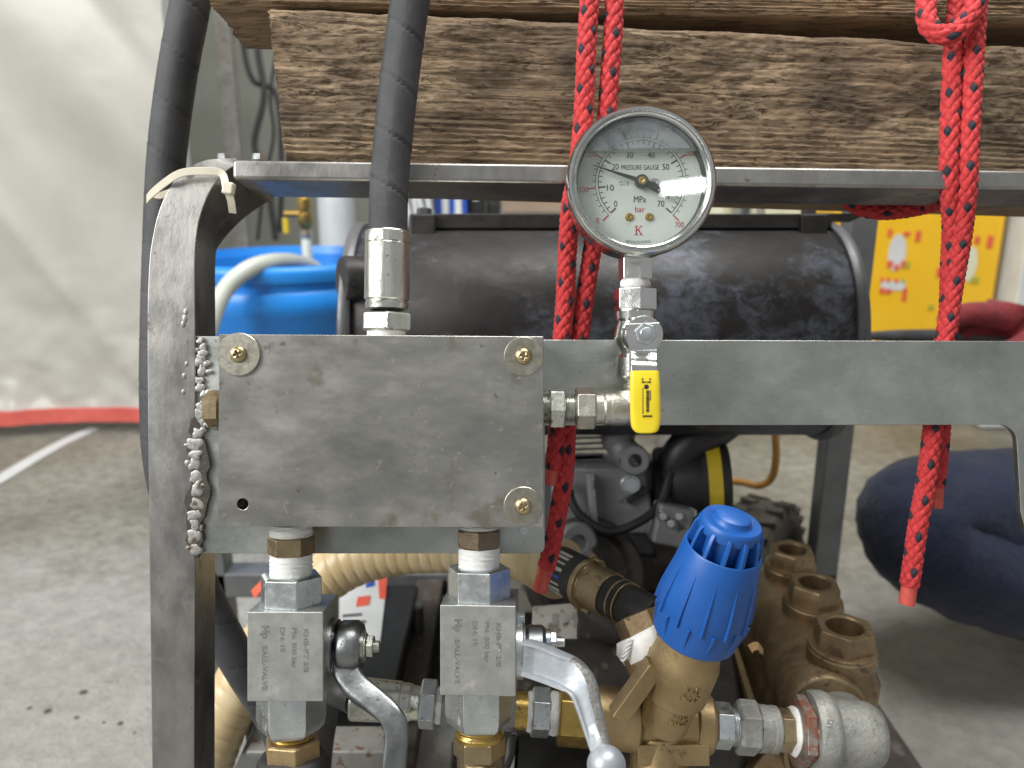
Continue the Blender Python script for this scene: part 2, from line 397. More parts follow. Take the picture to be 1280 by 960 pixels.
def make_floor_mat(pits):
    m, nt, bs = base_nodes('worn_concrete')
    v = coords(nt)
    n1 = noise(nt, v, 2.2, 8, 0.62, 0.4)
    r = ramp(nt, [(0.30, (0.17, 0.155, 0.12)), (0.52, (0.295, 0.28, 0.232)), (0.70, (0.41, 0.395, 0.34))])
    nt.links.new(n1, r.inputs[0])
    n2 = noise(nt, v, 42, 9, 0.72)
    r2 = ramp(nt, [(0.34, 0.55), (0.60, 1.10)])
    nt.links.new(n2, r2.inputs[0])
    col = mix(nt, 0.9, r.outputs[0], r2.outputs[0], 'MULTIPLY')
    # the bare rough patch near the frame, paler than the grimy part behind it
    sx = nt.nodes.new('ShaderNodeSeparateXYZ')
    nt.links.new(v, sx.inputs[0])
    edge = math_n(nt, 'ADD', sx.outputs[1], math_n(nt, 'MULTIPLY', math_n(nt, 'SUBTRACT', noise(nt, v, 5, 6, 0.65), 0.5), 0.55))
    re = ramp(nt, [(0.0, 1.0), (0.16, 0.0)])
    nt.links.new(math_n(nt, 'SUBTRACT', edge, 1.02), re.inputs[0])
    col = mix(nt, math_n(nt, 'MULTIPLY', re.outputs[0], 0.75), col, mix(nt, n2, (0.20, 0.195, 0.18), (0.66, 0.65, 0.62)))
    # white crumbs and dark pits
    c = noise(nt, v, 120, 4, 0.6)
    rc = ramp(nt, [(0.70, 0.0), (0.76, 1.0)])
    nt.links.new(c, rc.inputs[0])
    col = mix(nt, math_n(nt, 'MULTIPLY', rc.outputs[0], 0.5), col, (0.62, 0.61, 0.58))
    hgt = None
    for (x, y, rad) in pits:
        d = math_n(nt, 'SQRT', math_n(nt, 'ADD', math_n(nt, 'POWER', math_n(nt, 'SUBTRACT', sx.outputs[0], x), 2.0),
                                      math_n(nt, 'POWER', math_n(nt, 'SUBTRACT', sx.outputs[1], y), 2.0)))
        d = math_n(nt, 'ADD', math_n(nt, 'DIVIDE', d, rad), math_n(nt, 'MULTIPLY', math_n(nt, 'SUBTRACT', n2, 0.5), 1.2))
        k = ramp(nt, [(0.55, 1.0), (1.05, 0.0)])
        nt.links.new(d, k.inputs[0])
        col = mix(nt, math_n(nt, 'MULTIPLY', k.outputs[0], 0.93), col, (0.045, 0.035, 0.025))
    nt.links.new(col, bs.inputs['Base Color'])
    rr = ramp(nt, [(0.35, 0.42), (0.65, 0.75)])
    nt.links.new(n1, rr.inputs[0])
    nt.links.new(rr.outputs[0], bs.inputs['Roughness'])
    bump(nt, bs, n2, 0.9, 0.010)
    bump(nt, bs, noise(nt, v, 200, 5, 0.7), 0.7, 0.004)
    bump(nt, bs, noise(nt, v, 9, 4, 0.6), 0.5, 0.02)
    return m


def make_tarp_mat():
    m, nt, bs = base_nodes('milky_plastic_sheet')
    v = coords(nt)
    n1 = noise(nt, v, 3.0, 7, 0.65, 0.5)
    r = ramp(nt, [(0.3, (0.50, 0.485, 0.435)), (0.7, (0.62, 0.605, 0.56))])
    nt.links.new(n1, r.inputs[0])
    nt.links.new(r.outputs[0], bs.inputs['Base Color'])
    bs.inputs['Roughness'].default_value = 0.34
    tr = nt.nodes.new('ShaderNodeBsdfTranslucent')
    tr.inputs['Color'].default_value = (0.75, 0.74, 0.70, 1)
    mx = nt.nodes.new('ShaderNodeMixShader')
    mx.inputs[0].default_value = 0.3
    nt.links.new(bs.outputs[0], mx.inputs[1])
    nt.links.new(tr.outputs[0], mx.inputs[2])
    nt.links.new(mx.outputs[0], nt.nodes['Material Output'].inputs[0])
    bump(nt, bs, noise(nt, v, 14, 4, 0.5, 0.8), 0.10, 0.01)
    return m


def make_glass_mat(name, tint, film, film_col, rough=0.02):
    """thin pane: clear with a mirror share by angle, and a share of dirt film"""
    m, nt, bs = base_nodes(name)
    nt.nodes.remove(bs)
    t = nt.nodes.new('ShaderNodeBsdfTransparent')
    t.inputs[0].default_value = (*tint, 1)
    g = nt.nodes.new('ShaderNodeBsdfGlossy')
    g.inputs['Roughness'].default_value = rough
    fr = nt.nodes.new('ShaderNodeLayerWeight')
    fr.inputs[0].default_value = 0.5
    fac = math_n(nt, 'MULTIPLY_ADD', math_n(nt, 'POWER', fr.outputs['Facing'], 5.0), 0.9, 0.035)
    m1 = nt.nodes.new('ShaderNodeMixShader')
    nt.links.new(fac, m1.inputs[0])
    nt.links.new(t.outputs[0], m1.inputs[1])
    nt.links.new(g.outputs[0], m1.inputs[2])
    d = nt.nodes.new('ShaderNodeBsdfDiffuse')
    d.inputs[0].default_value = (*film_col, 1)
    m2 = nt.nodes.new('ShaderNodeMixShader')
    v = coords(nt)
    n = noise(nt, v, 90, 7, 0.7, 0.6)
    r = ramp(nt, [(0.35, film[0]), (0.75, film[1])])
    nt.links.new(n, r.inputs[0])
    nt.links.new(r.outputs[0], m2.inputs[0])
    nt.links.new(m1.outputs[0], m2.inputs[1])
    nt.links.new(d.outputs[0], m2.inputs[2])
    nt.links.new(m2.outputs[0], nt.nodes['Material Output'].inputs[0])
    return m


def make_suction_mat():
    m, nt, bs = base_nodes('cream_spiral_hose')
    v = coords(nt)
    n1 = noise(nt, v, 18, 6, 0.6)
    r = ramp(nt, [(0.3, (0.50, 0.37, 0.19)), (0.55, (0.64, 0.51, 0.30)), (0.75, (0.72, 0.63, 0.45))])
    nt.links.new(n1, r.inputs[0])
    nt.links.new(r.outputs[0], bs.inputs['Base Color'])
    bs.inputs['Roughness'].default_value = 0.35
    bs.inputs['Subsurface Weight'].default_value = 0.15
    bs.inputs['Subsurface Radius'].default_value = (0.01, 0.007, 0.004)
    bump(nt, bs, n1, 0.2, 0.001)
    return m


MT['tank'] = make_tank_mat()
MT['hose'] = make_hose_mat()
MT['tarp'] = make_tarp_mat()
MT['suction'] = make_suction_mat()
MT['glass'] = make_glass_mat('gauge_glass', (0.97, 0.985, 0.975), (0.0, 0.05), (0.6, 0.62, 0.6))
MT['oil_film'] = make_glass_mat('dry_glass_above_filling', (0.90, 0.91, 0.93), (0.03, 0.26), (0.50, 0.53, 0.58), 0.08)
MT['meniscus'] = make_glass_mat('filling_surface', (0.84, 0.86, 0.78), (0.10, 0.4), (0.60, 0.62, 0.54), 0.05)
ROPE = make_rope_mats()


# ------------------------------------------------------------------ shapes
def frame_of(axis, ref=None):
    a = Vector(axis).normalized()
    r = Vector(ref) if ref is not None else (Vector((0, 0, 1)) if abs(a.z) < 0.9 else Vector((1, 0, 0)))
    u = (r - a * r.dot(a)).normalized()
    return a, u, a.cross(u)


def smooth_path(pts, n=8):
    """Catmull-Rom through the points; points may carry extra numbers (radius ...)"""
    p = [np.array(q, float) for q in pts]
    p = [2 * p[0] - p[1]] + p + [2 * p[-1] - p[-2]]
    out = []
    for i in range(1, len(p) - 2):
        for k in range(n):
            t = k / n
            a, b, c, d = p[i - 1], p[i], p[i + 1], p[i + 2]
            out.append(0.5 * (2 * b + (c - a) * t + (2 * a - 5 * b + 4 * c - d) * t * t + (3 * b - a - 3 * c + d) * t ** 3))
    out.append(p[-2])
    return out


class B:
    """collects the faces of one part"""
    def __init__(s):
        s.v, s.f, s.m = [], [], []

    def add(s, vs, fs, mi=0):
        o = len(s.v)
        s.v += [tuple(v) for v in vs]
        s.f += [tuple(i + o for i in f) for f in fs]
        s.m += [mi] * len(fs)
        return s

    def box(s, c, size, R=None, mi=0):
        c = Vector(c)
        vs = []
        for sx in (-.5, .5):
            for sy in (-.5, .5):
                for sz in (-.5, .5):
                    v = Vector((sx * size[0], sy * size[1], sz * size[2]))
                    vs.append(c + (R @ v if R else v))
        return s.add(vs, [(0, 1, 3, 2), (4, 6, 7, 5), (0, 4, 5, 1), (2, 3, 7, 6), (0, 2, 6, 4), (1, 5, 7, 3)], mi)

    def hexa(s, corners, mi=0):
        """corners: near a b c d (clockwise from top left), far a b c d"""
        return s.add(corners, [(0, 3, 2, 1), (4, 5, 6, 7), (0, 1, 5, 4), (1, 2, 6, 5), (2, 3, 7, 6), (3, 0, 4, 7)], mi)

    def lathe(s, p0, axis, prof, seg=32, phase=0.0, ref=None, mi=0, squash=None):
        a, u, w = frame_of(axis, ref)
        p0 = Vector(p0)
        rings, vs, fs = [], [], []
        for (t, r) in prof:
            if r <= 1e-7:
                rings.append([len(vs)])
                vs.append(p0 + a * t)
            else:
                ring = []
                for k in range(seg):
                    th = phase + 2 * math.pi * k / seg
                    rr = r if squash is None else r * squash(th, t)
                    ring.append(len(vs))
                    vs.append(p0 + a * t + (u * math.cos(th) + w * math.sin(th)) * rr)
                rings.append(ring)
        for r0, r1 in zip(rings, rings[1:]):
            if len(r0) == 1 and len(r1) == 1:
                continue
            for k in range(seg):
                k2 = (k + 1) % seg
                if len(r0) == 1:
                    fs.append((r0[0], r1[k2], r1[k]))
                elif len(r1) == 1:
                    fs.append((r0[k], r0[k2], r1[0]))
                else:
                    fs.append((r0[k], r0[k2], r1[k2], r1[k]))
        return s.add(vs, fs, mi)

    def cyl(s, p0, p1, r0, r1=None, seg=24, mi=0):
        p0, p1 = Vector(p0), Vector(p1)
        r1 = r0 if r1 is None else r1
        L = (p1 - p0).length
        return s.lathe(p0, p1 - p0, [(0, 0), (0, r0), (L, r1), (L, 0)], seg, mi=mi)

    def nut(s, p0, axis, t0, t1, R, phase=0.0, ref=None, hole=0.0, mi=0, c=0.12):
        """hexagon with chamfered corners, R across the corners"""
        k = R * c
        prof = [(t0, hole), (t0, R * 0.88), (t0 + k * 0.55, R), (t1 - k * 0.55, R), (t1, R * 0.88), (t1, hole)]
        return s.lathe(p0, axis, prof, 6, phase, ref, mi)

    def threads(s, p0, axis, t0, t1, r, pitch=0.0014, depth=0.0007, seg=28, mi=0):
        n = max(2, int((t1 - t0) / pitch))
        prof = [(t0, 0), (t0, r - depth)]
        for i in range(n):
            a = t0 + (t1 - t0) * i / n
            e = (t1 - t0) / n
            prof += [(a + e * 0.5, r), (a + e, r - depth)]
        prof += [(t1, 0)]
        return s.lathe(p0, axis, prof, seg, mi=mi)

    def tube(s, pts, r, seg=16, ref=None, mi=0, cap=True):
        pts = [Vector(p[:3]) for p in pts]
        rs = [r] * len(pts) if isinstance(r, (int, float)) else list(r)
        t = (pts[1] - pts[0]).normalized()
        _, u, _w = frame_of(t, ref)
        vs, fs = [], []
        for i, p in enumerate(pts):
            t2 = (pts[min(i + 1, len(pts) - 1)] - pts[max(i - 1, 0)]).normalized()
            u = (u - t2 * u.dot(t2)).normalized()
            w = t2.cross(u)
            for k in range(seg):
                th = 2 * math.pi * k / seg
                vs.append(p + (u * math.cos(th) + w * math.sin(th)) * rs[i])
        for i in range(len(pts) - 1):
            for k in range(seg):
                k2 = (k + 1) % seg
                fs.append((i * seg + k, i * seg + k2, (i + 1) * seg + k2, (i + 1) * seg + k))
        if cap:
            fs.append(tuple(reversed(range(seg))))
            fs.append(tuple((len(pts) - 1) * seg + k for k in range(seg)))
        return s.add(vs, fs, mi)

    def sweep(s, pts, section, side, mi=0):
        """section(i, t) -> [(a, b)...] in (side, normal) axes at every point of the path"""
        pts = [Vector(p[:3]) for p in pts]
        vs, fs = [], []
        n = None
        for i, p in enumerate(pts):
            t = (pts[min(i + 1, len(pts) - 1)] - pts[max(i - 1, 0)]).normalized()
            sd = Vector(side)
            sd = (sd - t * sd.dot(t)).normalized()
            nm = t.cross(sd)
            sec = section(i, i / (len(pts) - 1))
            n = len(sec)
            vs += [p + sd * a + nm * b for a, b in sec]
        for i in range(len(pts) - 1):
            for k in range(n):
                k2 = (k + 1) % n
                fs.append((i * n + k, i * n + k2, (i + 1) * n + k2, (i + 1) * n + k))
        fs.append(tuple(reversed(range(n))))
        fs.append(tuple((len(pts) - 1) * n + k for k in range(n)))
        return s.add(vs, fs, mi)

    def prism(s, poly, depth, mi=0):
        """poly: list of points (one face), pushed along the vector depth"""
        n = len(poly)
        vs = [Vector(p) for p in poly] + [Vector(p) + Vector(depth) for p in poly]
        fs = [tuple(range(n)), tuple(reversed(range(n, 2 * n)))] + [(k, k + n, (k + 1) % n + n, (k + 1) % n) for k in range(n)]
        return s.add(vs, fs, mi)

    def ball(s, c, r, seg=24, ring=14, axes=None, mi=0, wob=None):
        r = (r, r, r) if isinstance(r, (int, float)) else r
        A = axes or (XL, YL, ZL)
        vs, fs = [], []
        c = Vector(c)
        for i in range(ring + 1):
            ph = math.pi * i / ring
            for k in range(seg):
                th = 2 * math.pi * k / seg
                d = (math.sin(ph) * math.cos(th), math.sin(ph) * math.sin(th), math.cos(ph))
                q = wob(d) if wob else 1.0
                vs.append(c + A[0] * d[0] * r[0] * q + A[1] * d[1] * r[1] * q + A[2] * d[2] * r[2] * q)
        for i in range(ring):
            for k in range(seg):
                k2 = (k + 1) % seg
                fs.append((i * seg + k, (i + 1) * seg + k, (i + 1) * seg + k2, i * seg + k2))
        return s.add(vs, fs, mi)


ORIGIN = {}


def thing(name, label, cat, o, frame='M', group=None):
    e = bpy.data.objects.new(name, None)
    e.empty_display_size = 0.02
    COL.objects.link(e)
    o = Vector(o)
    e.matrix_world = (RIG if frame == 'M' else Matrix.Identity(4)) @ Matrix.Translation(o)
    ORIGIN[e.name] = o
    e['label'] = label
    e['category'] = cat
    if group:
        e['group'] = group
    return e


def root_of(o):
    while o.parent:
        o = o.parent
    return o


def finish(me, mats, angle):
    for m in mats:
        me.materials.append(m)
    bm = bmesh.new()
    bm.from_mesh(me)
    bmesh.ops.remove_doubles(bm, verts=bm.verts, dist=1e-6)
    bmesh.ops.recalc_face_normals(bm, faces=bm.faces)
    bm.to_mesh(me)
    bm.free()
    me.polygons.foreach_set('use_smooth', [True] * len(me.polygons))
    me.set_sharp_from_angle(angle=math.radians(angle))


def link_mesh(name, me, parent, o=None, frame='M', label=None, cat=None, group=None, kind=None):
    ob = bpy.data.objects.new(name, me)
    COL.objects.link(ob)
    if parent is not None:
        ob.parent = parent
    else:
        ob.matrix_world = (RIG if frame == 'M' else Matrix.Identity(4)) @ Matrix.Translation(Vector(o))
        ORIGIN[ob.name] = Vector(o)
    for k, val in (('label', label), ('category', cat), ('group', group), ('kind', kind)):
        if val:
            ob[k] = val
    return ob


def part(b, name, mats, parent=None, angle=38, bevel=0.0, segs=2, o=None, frame='M', label=None, cat=None, group=None, kind=None):
    mats = [MT[m] if isinstance(m, str) else m for m in (mats if isinstance(mats, (list, tuple)) else [mats])]
    if parent is not None:
        org = ORIGIN[root_of(parent).name]
    else:
        if o is None:
            a = np.array(b.v)
            lo, hi = a.min(0), a.max(0)
            o = Vector(((lo[0] + hi[0]) / 2, (lo[1] + hi[1]) / 2, lo[2]))
        org = Vector(o)
    me = bpy.data.meshes.new(name)
    me.from_pydata([(v[0] - org.x, v[1] - org.y, v[2] - org.z) for v in b.v], [], b.f)
    me.polygons.foreach_set('material_index', b.m)
    finish(me, mats, angle)
    ob = link_mesh(name, me, parent, o, frame, label, cat, group, kind)
    if bevel > 0:
        md = ob.modifiers.new('soft_edges', 'BEVEL')
        md.width = bevel
        md.segments = segs
        md.limit_method = 'ANGLE'
        md.angle_limit = math.radians(30)
        md.harden_normals = True
    return ob


def np_tube(name, pts, radius, seg, step, mats, parent, disp=None, matfn=None, o=None, frame='M', taper=None, cap=True, ref=None, **tags):
    """fine tube along a path with a relief disp(u, v) and a material by matfn(u, v); u in turns, v in metres"""
    path = np.array([list(p)[:3] for p in pts])
    seglen = np.linalg.norm(np.diff(path, axis=0), axis=1)
    cum = np.concatenate([[0], np.cumsum(seglen)])
    n = max(4, int(cum[-1] / step))
    v = np.linspace(0, cum[-1], n + 1)
    c = np.stack([np.interp(v, cum, path[:, k]) for k in range(3)], 1)
    ker = np.ones(7) / 7
    for k in range(3):
        cc = np.convolve(np.pad(c[:, k], 3, mode='edge'), ker, mode='valid')
        cc[:3] = c[:3, k]; cc[-3:] = c[-3:, k]
        c[:, k] = cc
    t = np.gradient(c, axis=0)
    t /= np.linalg.norm(t, axis=1)[:, None]
    U = np.zeros_like(c)
    _, u0, _w = frame_of(Vector(t[0]), ref)
    u = np.array(u0)
    for i in range(n + 1):
        u = u - t[i] * u.dot(t[i])
        u /= np.linalg.norm(u)
        U[i] = u
    Wv = np.cross(t, U)
    uu = np.arange(seg) / seg
    UU, VV = np.meshgrid(uu, v)
    rad = np.full(UU.shape, radius)
    if taper is not None:
        rad = rad * np.array([taper(x / cum[-1]) for x in v])[:, None]
    if disp is not None:
        rad = rad + disp(UU, VV)
    th = 2 * np.pi * UU
    co = c[:, None, :] + (U[:, None, :] * np.cos(th)[..., None] + Wv[:, None, :] * np.sin(th)[..., None]) * rad[..., None]
    org = ORIGIN[root_of(parent).name] if parent is not None else Vector(o)
    co = co.reshape(-1, 3) - np.array(org)
    I, K = np.meshgrid(np.arange(n), np.arange(seg), indexing='ij')
    K2 = (K + 1) % seg
    faces = np.stack([I * seg + K, I * seg + K2, (I + 1) * seg + K2, (I + 1) * seg + K], -1).reshape(-1, 4)
    fl = faces.tolist()
    if cap:
        fl.append(list(reversed(range(seg))))
        fl.append([n * seg + k for k in range(seg)])
    me = bpy.data.meshes.new(name)
    me.from_pydata(co.tolist(), [], fl)
    for m in mats:
        me.materials.append(m)
    mi = np.zeros(len(fl), dtype=np.int32)
    if matfn is not None:
        mi[:n * seg] = matfn(((K + 0.5) / seg).ravel(), (I.ravel() + 0.5) * cum[-1] / n)
    me.polygons.foreach_set('material_index', mi)
    uvl = me.uv_layers.new(name='UVMap')
    uvs = np.zeros((sum(len(f) for f in fl), 2), dtype=np.float32)
    i_, k_ = I.ravel(), K.ravel()
    dv = cum[-1] / n
    quad = np.stack([np.stack([k_ / seg, i_ * dv], -1), np.stack([(k_ + 1) / seg, i_ * dv], -1),
                     np.stack([(k_ + 1) / seg, (i_ + 1) * dv], -1), np.stack([k_ / seg, (i_ + 1) * dv], -1)], 1)
    uvs[:n * seg * 4] = quad.reshape(-1, 2)
    uvl.data.foreach_set('uv', uvs.ravel())
    me.polygons.foreach_set('use_smooth', [True] * len(fl))
    me.set_sharp_from_angle(angle=math.radians(60))
    return link_mesh(name, me, parent, o, frame, **tags)


def text(body, c, h, mat, parent, right=XL, up=ZL, name='lettering', extrude=0.0, bold=0.0, width=None, squeeze=1.0):
    """flat lettering centred on c, capital height h"""
    cu = bpy.data.curves.new(name, 'FONT')
    cu.body = body
    cu.align_x = 'CENTER'
    cu.align_y = 'CENTER'
    cu.size = h / 0.70
    cu.extrude = extrude
    cu.offset = bold
    cu.resolution_u = 3
    ob = bpy.data.objects.new(name, cu)
    COL.objects.link(ob)
    dg = bpy.context.evaluated_depsgraph_get()
    me = bpy.data.meshes.new_from_object(ob.evaluated_get(dg))
    bpy.data.objects.remove(ob)
    bpy.data.curves.remove(cu)
    right, up = Vector(right).normalized(), Vector(up).normalized()
    nrm = right.cross(up)
    org = ORIGIN[root_of(parent).name]
    xs = [v.co.x for v in me.vertices] or [0]
    k = squeeze
    if width is not None and max(xs) > min(xs):
        k = width / (max(xs) - min(xs))
    for v in me.vertices:
        v.co = Vector(c) - org + right * v.co.x * k + up * v.co.y + nrm * v.co.z
    me.materials.clear()
    me.materials.append(MT[mat] if isinstance(mat, str) else mat)
    o2 = bpy.data.objects.new(name, me)
    COL.objects.link(o2)
    o2.parent = parent
    return o2


def cut(ob, b):
    """drill or mill the solid b out of ob (both in the same axes), leaving one plain mesh"""
    org = ORIGIN[root_of(ob).name]
    me = bpy.data.meshes.new('cutter')
    me.from_pydata([(v[0] - org.x, v[1] - org.y, v[2] - org.z) for v in b.v], [], b.f)
    finish(me, [], 30)
    co = bpy.data.objects.new('cutter', me)
    COL.objects.link(co)
    co.matrix_world = root_of(ob).matrix_world if ob.parent else ob.matrix_world
    md = ob.modifiers.new('cut', 'BOOLEAN')
    md.operation = 'DIFFERENCE'
    md.object = co
    md.solver = 'EXACT'
    bpy.context.view_layer.update()
    dg = bpy.context.evaluated_depsgraph_get()
    new = bpy.data.meshes.new_from_object(ob.evaluated_get(dg))
    ob.modifiers.remove(md)
    ob.data = new
    bpy.data.objects.remove(co)


def mod_bevel(ob, w, segs=2):
    md = ob.modifiers.new('soft_edges', 'BEVEL')
    md.width = w
    md.segments = segs
    md.limit_method = 'ANGLE'
    md.angle_limit = math.radians(30)
    md.harden_normals = True

# ================================================================== THE SETTING
pit_px = [(105, 865, 7), (60, 889, 6), (37, 885, 4), (96, 897, 5), (130, 903, 4), (151, 904, 5.5), (168, 916, 3)]
pits = []
for (x, y, r) in pit_px:
    q = ray_z(x, y, 0)
    pits.append((q.x, q.y, r * 0.8 / 1000 * q.length * 1.15))
b = B()
b.add([(-6, -3, 0), (6, -3, 0), (6, 6, 0), (-6, 6, 0)], [(0, 1, 2, 3)])
part(b, 'floor', make_floor_mat(pits), None, o=(0, 0, 0), frame='W', kind='structure')

wall_y = 2.45
b = B()
b.add([(-0.95, wall_y, 0), (4, wall_y, 0), (4, wall_y, 3), (-0.95, wall_y, 3)], [(0, 1, 2, 3)])
part(b, 'back_wall', 'wall', None, o=(0, wall_y, 0), frame='W', kind='structure')

# hanging plastic sheet with raking creases and a red hem
q0 = W(90, 524, 1.80)
sheet_y = q0.y
nx, nz = 260, 200
xs = np.linspace(-3.2, -0.665, nx)
zs = np.linspace(0.055, 2.3, nz)
X, Z = np.meshgrid(xs, zs)
rot = math.radians(-52)
A = X * math.cos(rot) + Z * math.sin(rot)
Bq = -X * math.sin(rot) + Z * math.cos(rot)
rel = 0.120 * fbm(Bq * 2.6, A * 0.35, 3, 3) + 0.030 * np.abs(fbm(Bq * 5.0, A * 0.5, 9, 2)) + 0.003 * fbm(X * 7, Z * 7, 5, 3)
low = np.clip((0.50 - Z) / 0.45, 0, 1) ** 1.5
rel = rel + low * 0.035 * fbm(X * 9, Z * 11, 21, 4)
Y = sheet_y + rel - 0.02 * low
vs = np.stack([X, Y, Z], -1).reshape(-1, 3)
I, K = np.meshgrid(np.arange(nz - 1), np.arange(nx - 1), indexing='ij')
fs = np.stack([I * nx + K, I * nx + K + 1, (I + 1) * nx + K + 1, (I + 1) * nx + K], -1).reshape(-1, 4)
t = thing('plastic_sheet', 'milky creased plastic sheet hanging to the floor with a red bottom hem', 'plastic sheet', (-1.4, sheet_y, 0.05), 'W')
b = B()
b.add(vs.tolist(), fs.tolist())
part(b, 'sheet', 'tarp', t, angle=80)
b = B()
for i in range(nx - 1):
    x0, x1 = xs[i], xs[i + 1]
    y0, y1 = Y[0, i], Y[0, i + 1]
    b.add([(x0, y0 - 0.006, 0.030), (x1, y1 - 0.006, 0.030), (x1, y1 - 0.008, 0.062), (x0, y0 - 0.008, 0.062),
           (x0, y0 + 0.004, 0.030), (x1, y1 + 0.004, 0.030), (x1, y1 + 0.004, 0.062), (x0, y0 + 0.004, 0.062)],
          [(0, 1, 2, 3), (4, 7, 6, 5), (0, 4, 5, 1), (3, 2, 6, 7)])
part(b, 'hem', 'hem_red', t, label='red hem band along the bottom of the sheet', angle=60)

# white strap lying on the floor
pts = [ray_z(x, y, 0.002) for x, y in ((-60, 632), (0, 598), (40, 574), (80, 552), (118, 535))]
b = B()
b.sweep(smooth_path(pts, 6), lambda i, t: [(-0.016, 0), (0.016, 0), (0.015, 0.003), (-0.015, 0.003)], (1, 0.6, 0))
part(b, 'floor_strap', 'white_plastic', None, frame='W', label='white flat strap lying on the concrete by the plastic sheet', cat='strap', bevel=0.0006)

# ------------------------------------------------------------------ things behind the machine
# steel upright by the sheet
c = W(287, 120, 1.75)
t = thing('steel_upright', 'slim grey steel upright standing beside the plastic sheet', 'upright', (c.x, c.y, 0), 'W')
b = B(); b.box((c.x, c.y, 0.75), (0.035, 0.035, 1.5)); part(b, 'tube', 'base_tube', t, bevel=0.003)
b = B(); b.box((c.x, c.y, 0.004), (0.10, 0.10, 0.008)); part(b, 'foot_plate', 'base_tube', t, bevel=0.002)

# cables hanging on the wall
cables = [[(318, -30), (322, 60), (330, 120), (318, 180), (332, 215), (345, 300)],
          [(306, -20), (304, 50), (316, 100), (345, 118), (352, 200), (350, 290)],
          [(346, 60), (338, 120), (342, 170), (330, 230), (322, 300)]]
ref_w = ['thick dark cable hanging in a loose S against the wall', 'dark cable with a sideways kink hanging against the wall',
         'thin dark cable hanging beside the beam end']
for i, cp in enumerate(cables):
    pts = [W(x, y, 2.0 + 0.03 * i) for x, y in cp]
    b = B(); b.tube(smooth_path(pts, 8), [0.008, 0.007, 0.0045][i], 10)
    part(b, 'hanging_cable', 'rubber_crimp', None, frame='W', label=ref_w[i], cat='cable', group='cables hanging on the wall')

# blue bucket
bc = W(356, 322, 1.32)
zt = bc.z
R = 0.178
t = thing('bucket', 'large bright blue plastic bucket with a rolled rim', 'bucket', (bc.x, bc.y, 0), 'W')
b = B()
b.lathe((bc.x, bc.y, 0.002), (0, 0, 1), [(0, 0), (0, R * 0.76), (0.01, R * 0.775), (zt * 0.5, R * 0.87), (zt - 0.075, R * 0.955), (zt - 0.07, R * 0.985), (zt - 0.04, R * 0.985), (zt - 0.035, R * 0.955),
         (zt - 0.012, R * 0.965), (zt - 0.012, R * 0.925), (zt * 0.5, R * 0.84), (0.02, R * 0.74), (0.02, 0)], 64)
part(b, 'body', 'blue_tub', t, angle=50)
b = B()
b.lathe((bc.x, bc.y, 0.002), (0, 0, 1), [(zt - 0.022, R * 0.955), (zt - 0.022, R * 1.0), (zt - 0.008, R * 1.025), (zt, R * 1.01), (zt + 0.002, R * 0.97), (zt - 0.012, R * 0.945)], 64)
part(b, 'rim', 'blue_tub', t, angle=60)
for k in range(10):
    th = 2 * math.pi * (k + 0.3) / 10
    d = Vector((math.cos(th), math.sin(th), 0))
    b = B(); b.box(Vector((bc.x, bc.y, zt * 0.42)) + d * (R * 0.855), (0.005, 0.01, zt * 0.72), Matrix.Rotation(th, 3, 'Z') @ Matrix.Rotation(0.045, 3, 'Y'))
    part(b, 'rib', 'blue_tub', t, bevel=0.002)

# pale hose looping into the bucket
hp = [ray_z(222, 640, 0.0135), ray_z(221, 690, 0.0135), ray_z(224, 715, 0.03), W(236, 640, 1.12), W(246, 540, 1.11), W(253, 460, 1.11), W(263, 405, 1.11), W(282, 362, 1.12), W(312, 336, 1.14), W(346, 327, 1.18), W(378, 330, 1.26), W(398, 342, 1.32), W(404, 380, 1.35)]
b = B(); b.tube(smooth_path(hp, 8), 0.0125, 18)
part(b, 'drain_hose', 'pale_hose', None, frame='W', angle=60, label='milky grey hose arching over the rim into the blue bucket', cat='hose')

# water pipe with a brass tap going down into the bucket
c = W(383, 300, 1.40)
t = thing('water_pipe', 'thin water pipe with brass coupling dipping into the blue bucket', 'pipe', (c.x, c.y, c.z - 0.13), 'W')
b = B(); b.lathe((c.x, c.y, c.z - 0.13), (0, 0, 1), [(0, 0), (0, 0.009), (0.13, 0.009), (0.135, 0.007)], 18); part(b, 'pipe', 'pale_hose', t)
b = B(); b.lathe((c.x, c.y, c.z), (0, 0, 1), [(0, 0.006), (0.004, 0.010), (0.014, 0.010), (0.018, 0.006), (0.026, 0.006), (0.026, 0)], 18); part(b, 'joint', 'chrome', t)
b = B(); b.lathe((c.x, c.y, c.z + 0.02), (0, 0, 1), [(0, 0), (0, 0.009), (0.008, 0.013), (0.025, 0.013), (0.027, 0.010), (0.034, 0.012), (0.05, 0.012), (0.054, 0.008), (0.4, 0.008), (0.4, 0)], 20)
part(b, 'coupling', 'brass', t)
b = B(); b.box((c.x - 0.034, c.y, c.z + 0.024), (0.011, 0.008, 0.028)); part(b, 'tap_handle', 'yellow_band', t, bevel=0.003, label='small yellow tap handle')
b = B(); b.cyl((c.x - 0.034, c.y, c.z + 0.045), (c.x, c.y, c.z + 0.045), 0.006); part(b, 'branch', 'brass', t)

# white drum behind the bucket
c = ray_z(420, 560, 0); c = Vector((W(422, 290, 1.85).x, W(422, 290, 1.85).y, 0))
t = thing('plastic_drum', 'tall pale white plastic drum behind the blue bucket', 'drum', c, 'W')
b = B(); b.lathe(c, (0, 0, 1), [(0, 0), (0, 0.038), (0.02, 0.042), (0.5, 0.042), (0.56, 0.038), (0.60, 0.02), (0.60, 0)], 28); part(b, 'body', 'pale_blue', t)
b = B(); b.lathe(c, (0, 0, 1), [(0.598, 0), (0.598, 0.024), (0.63, 0.024), (0.63, 0)], 20); part(b, 'cap', 'white_plastic', t, bevel=0.002)

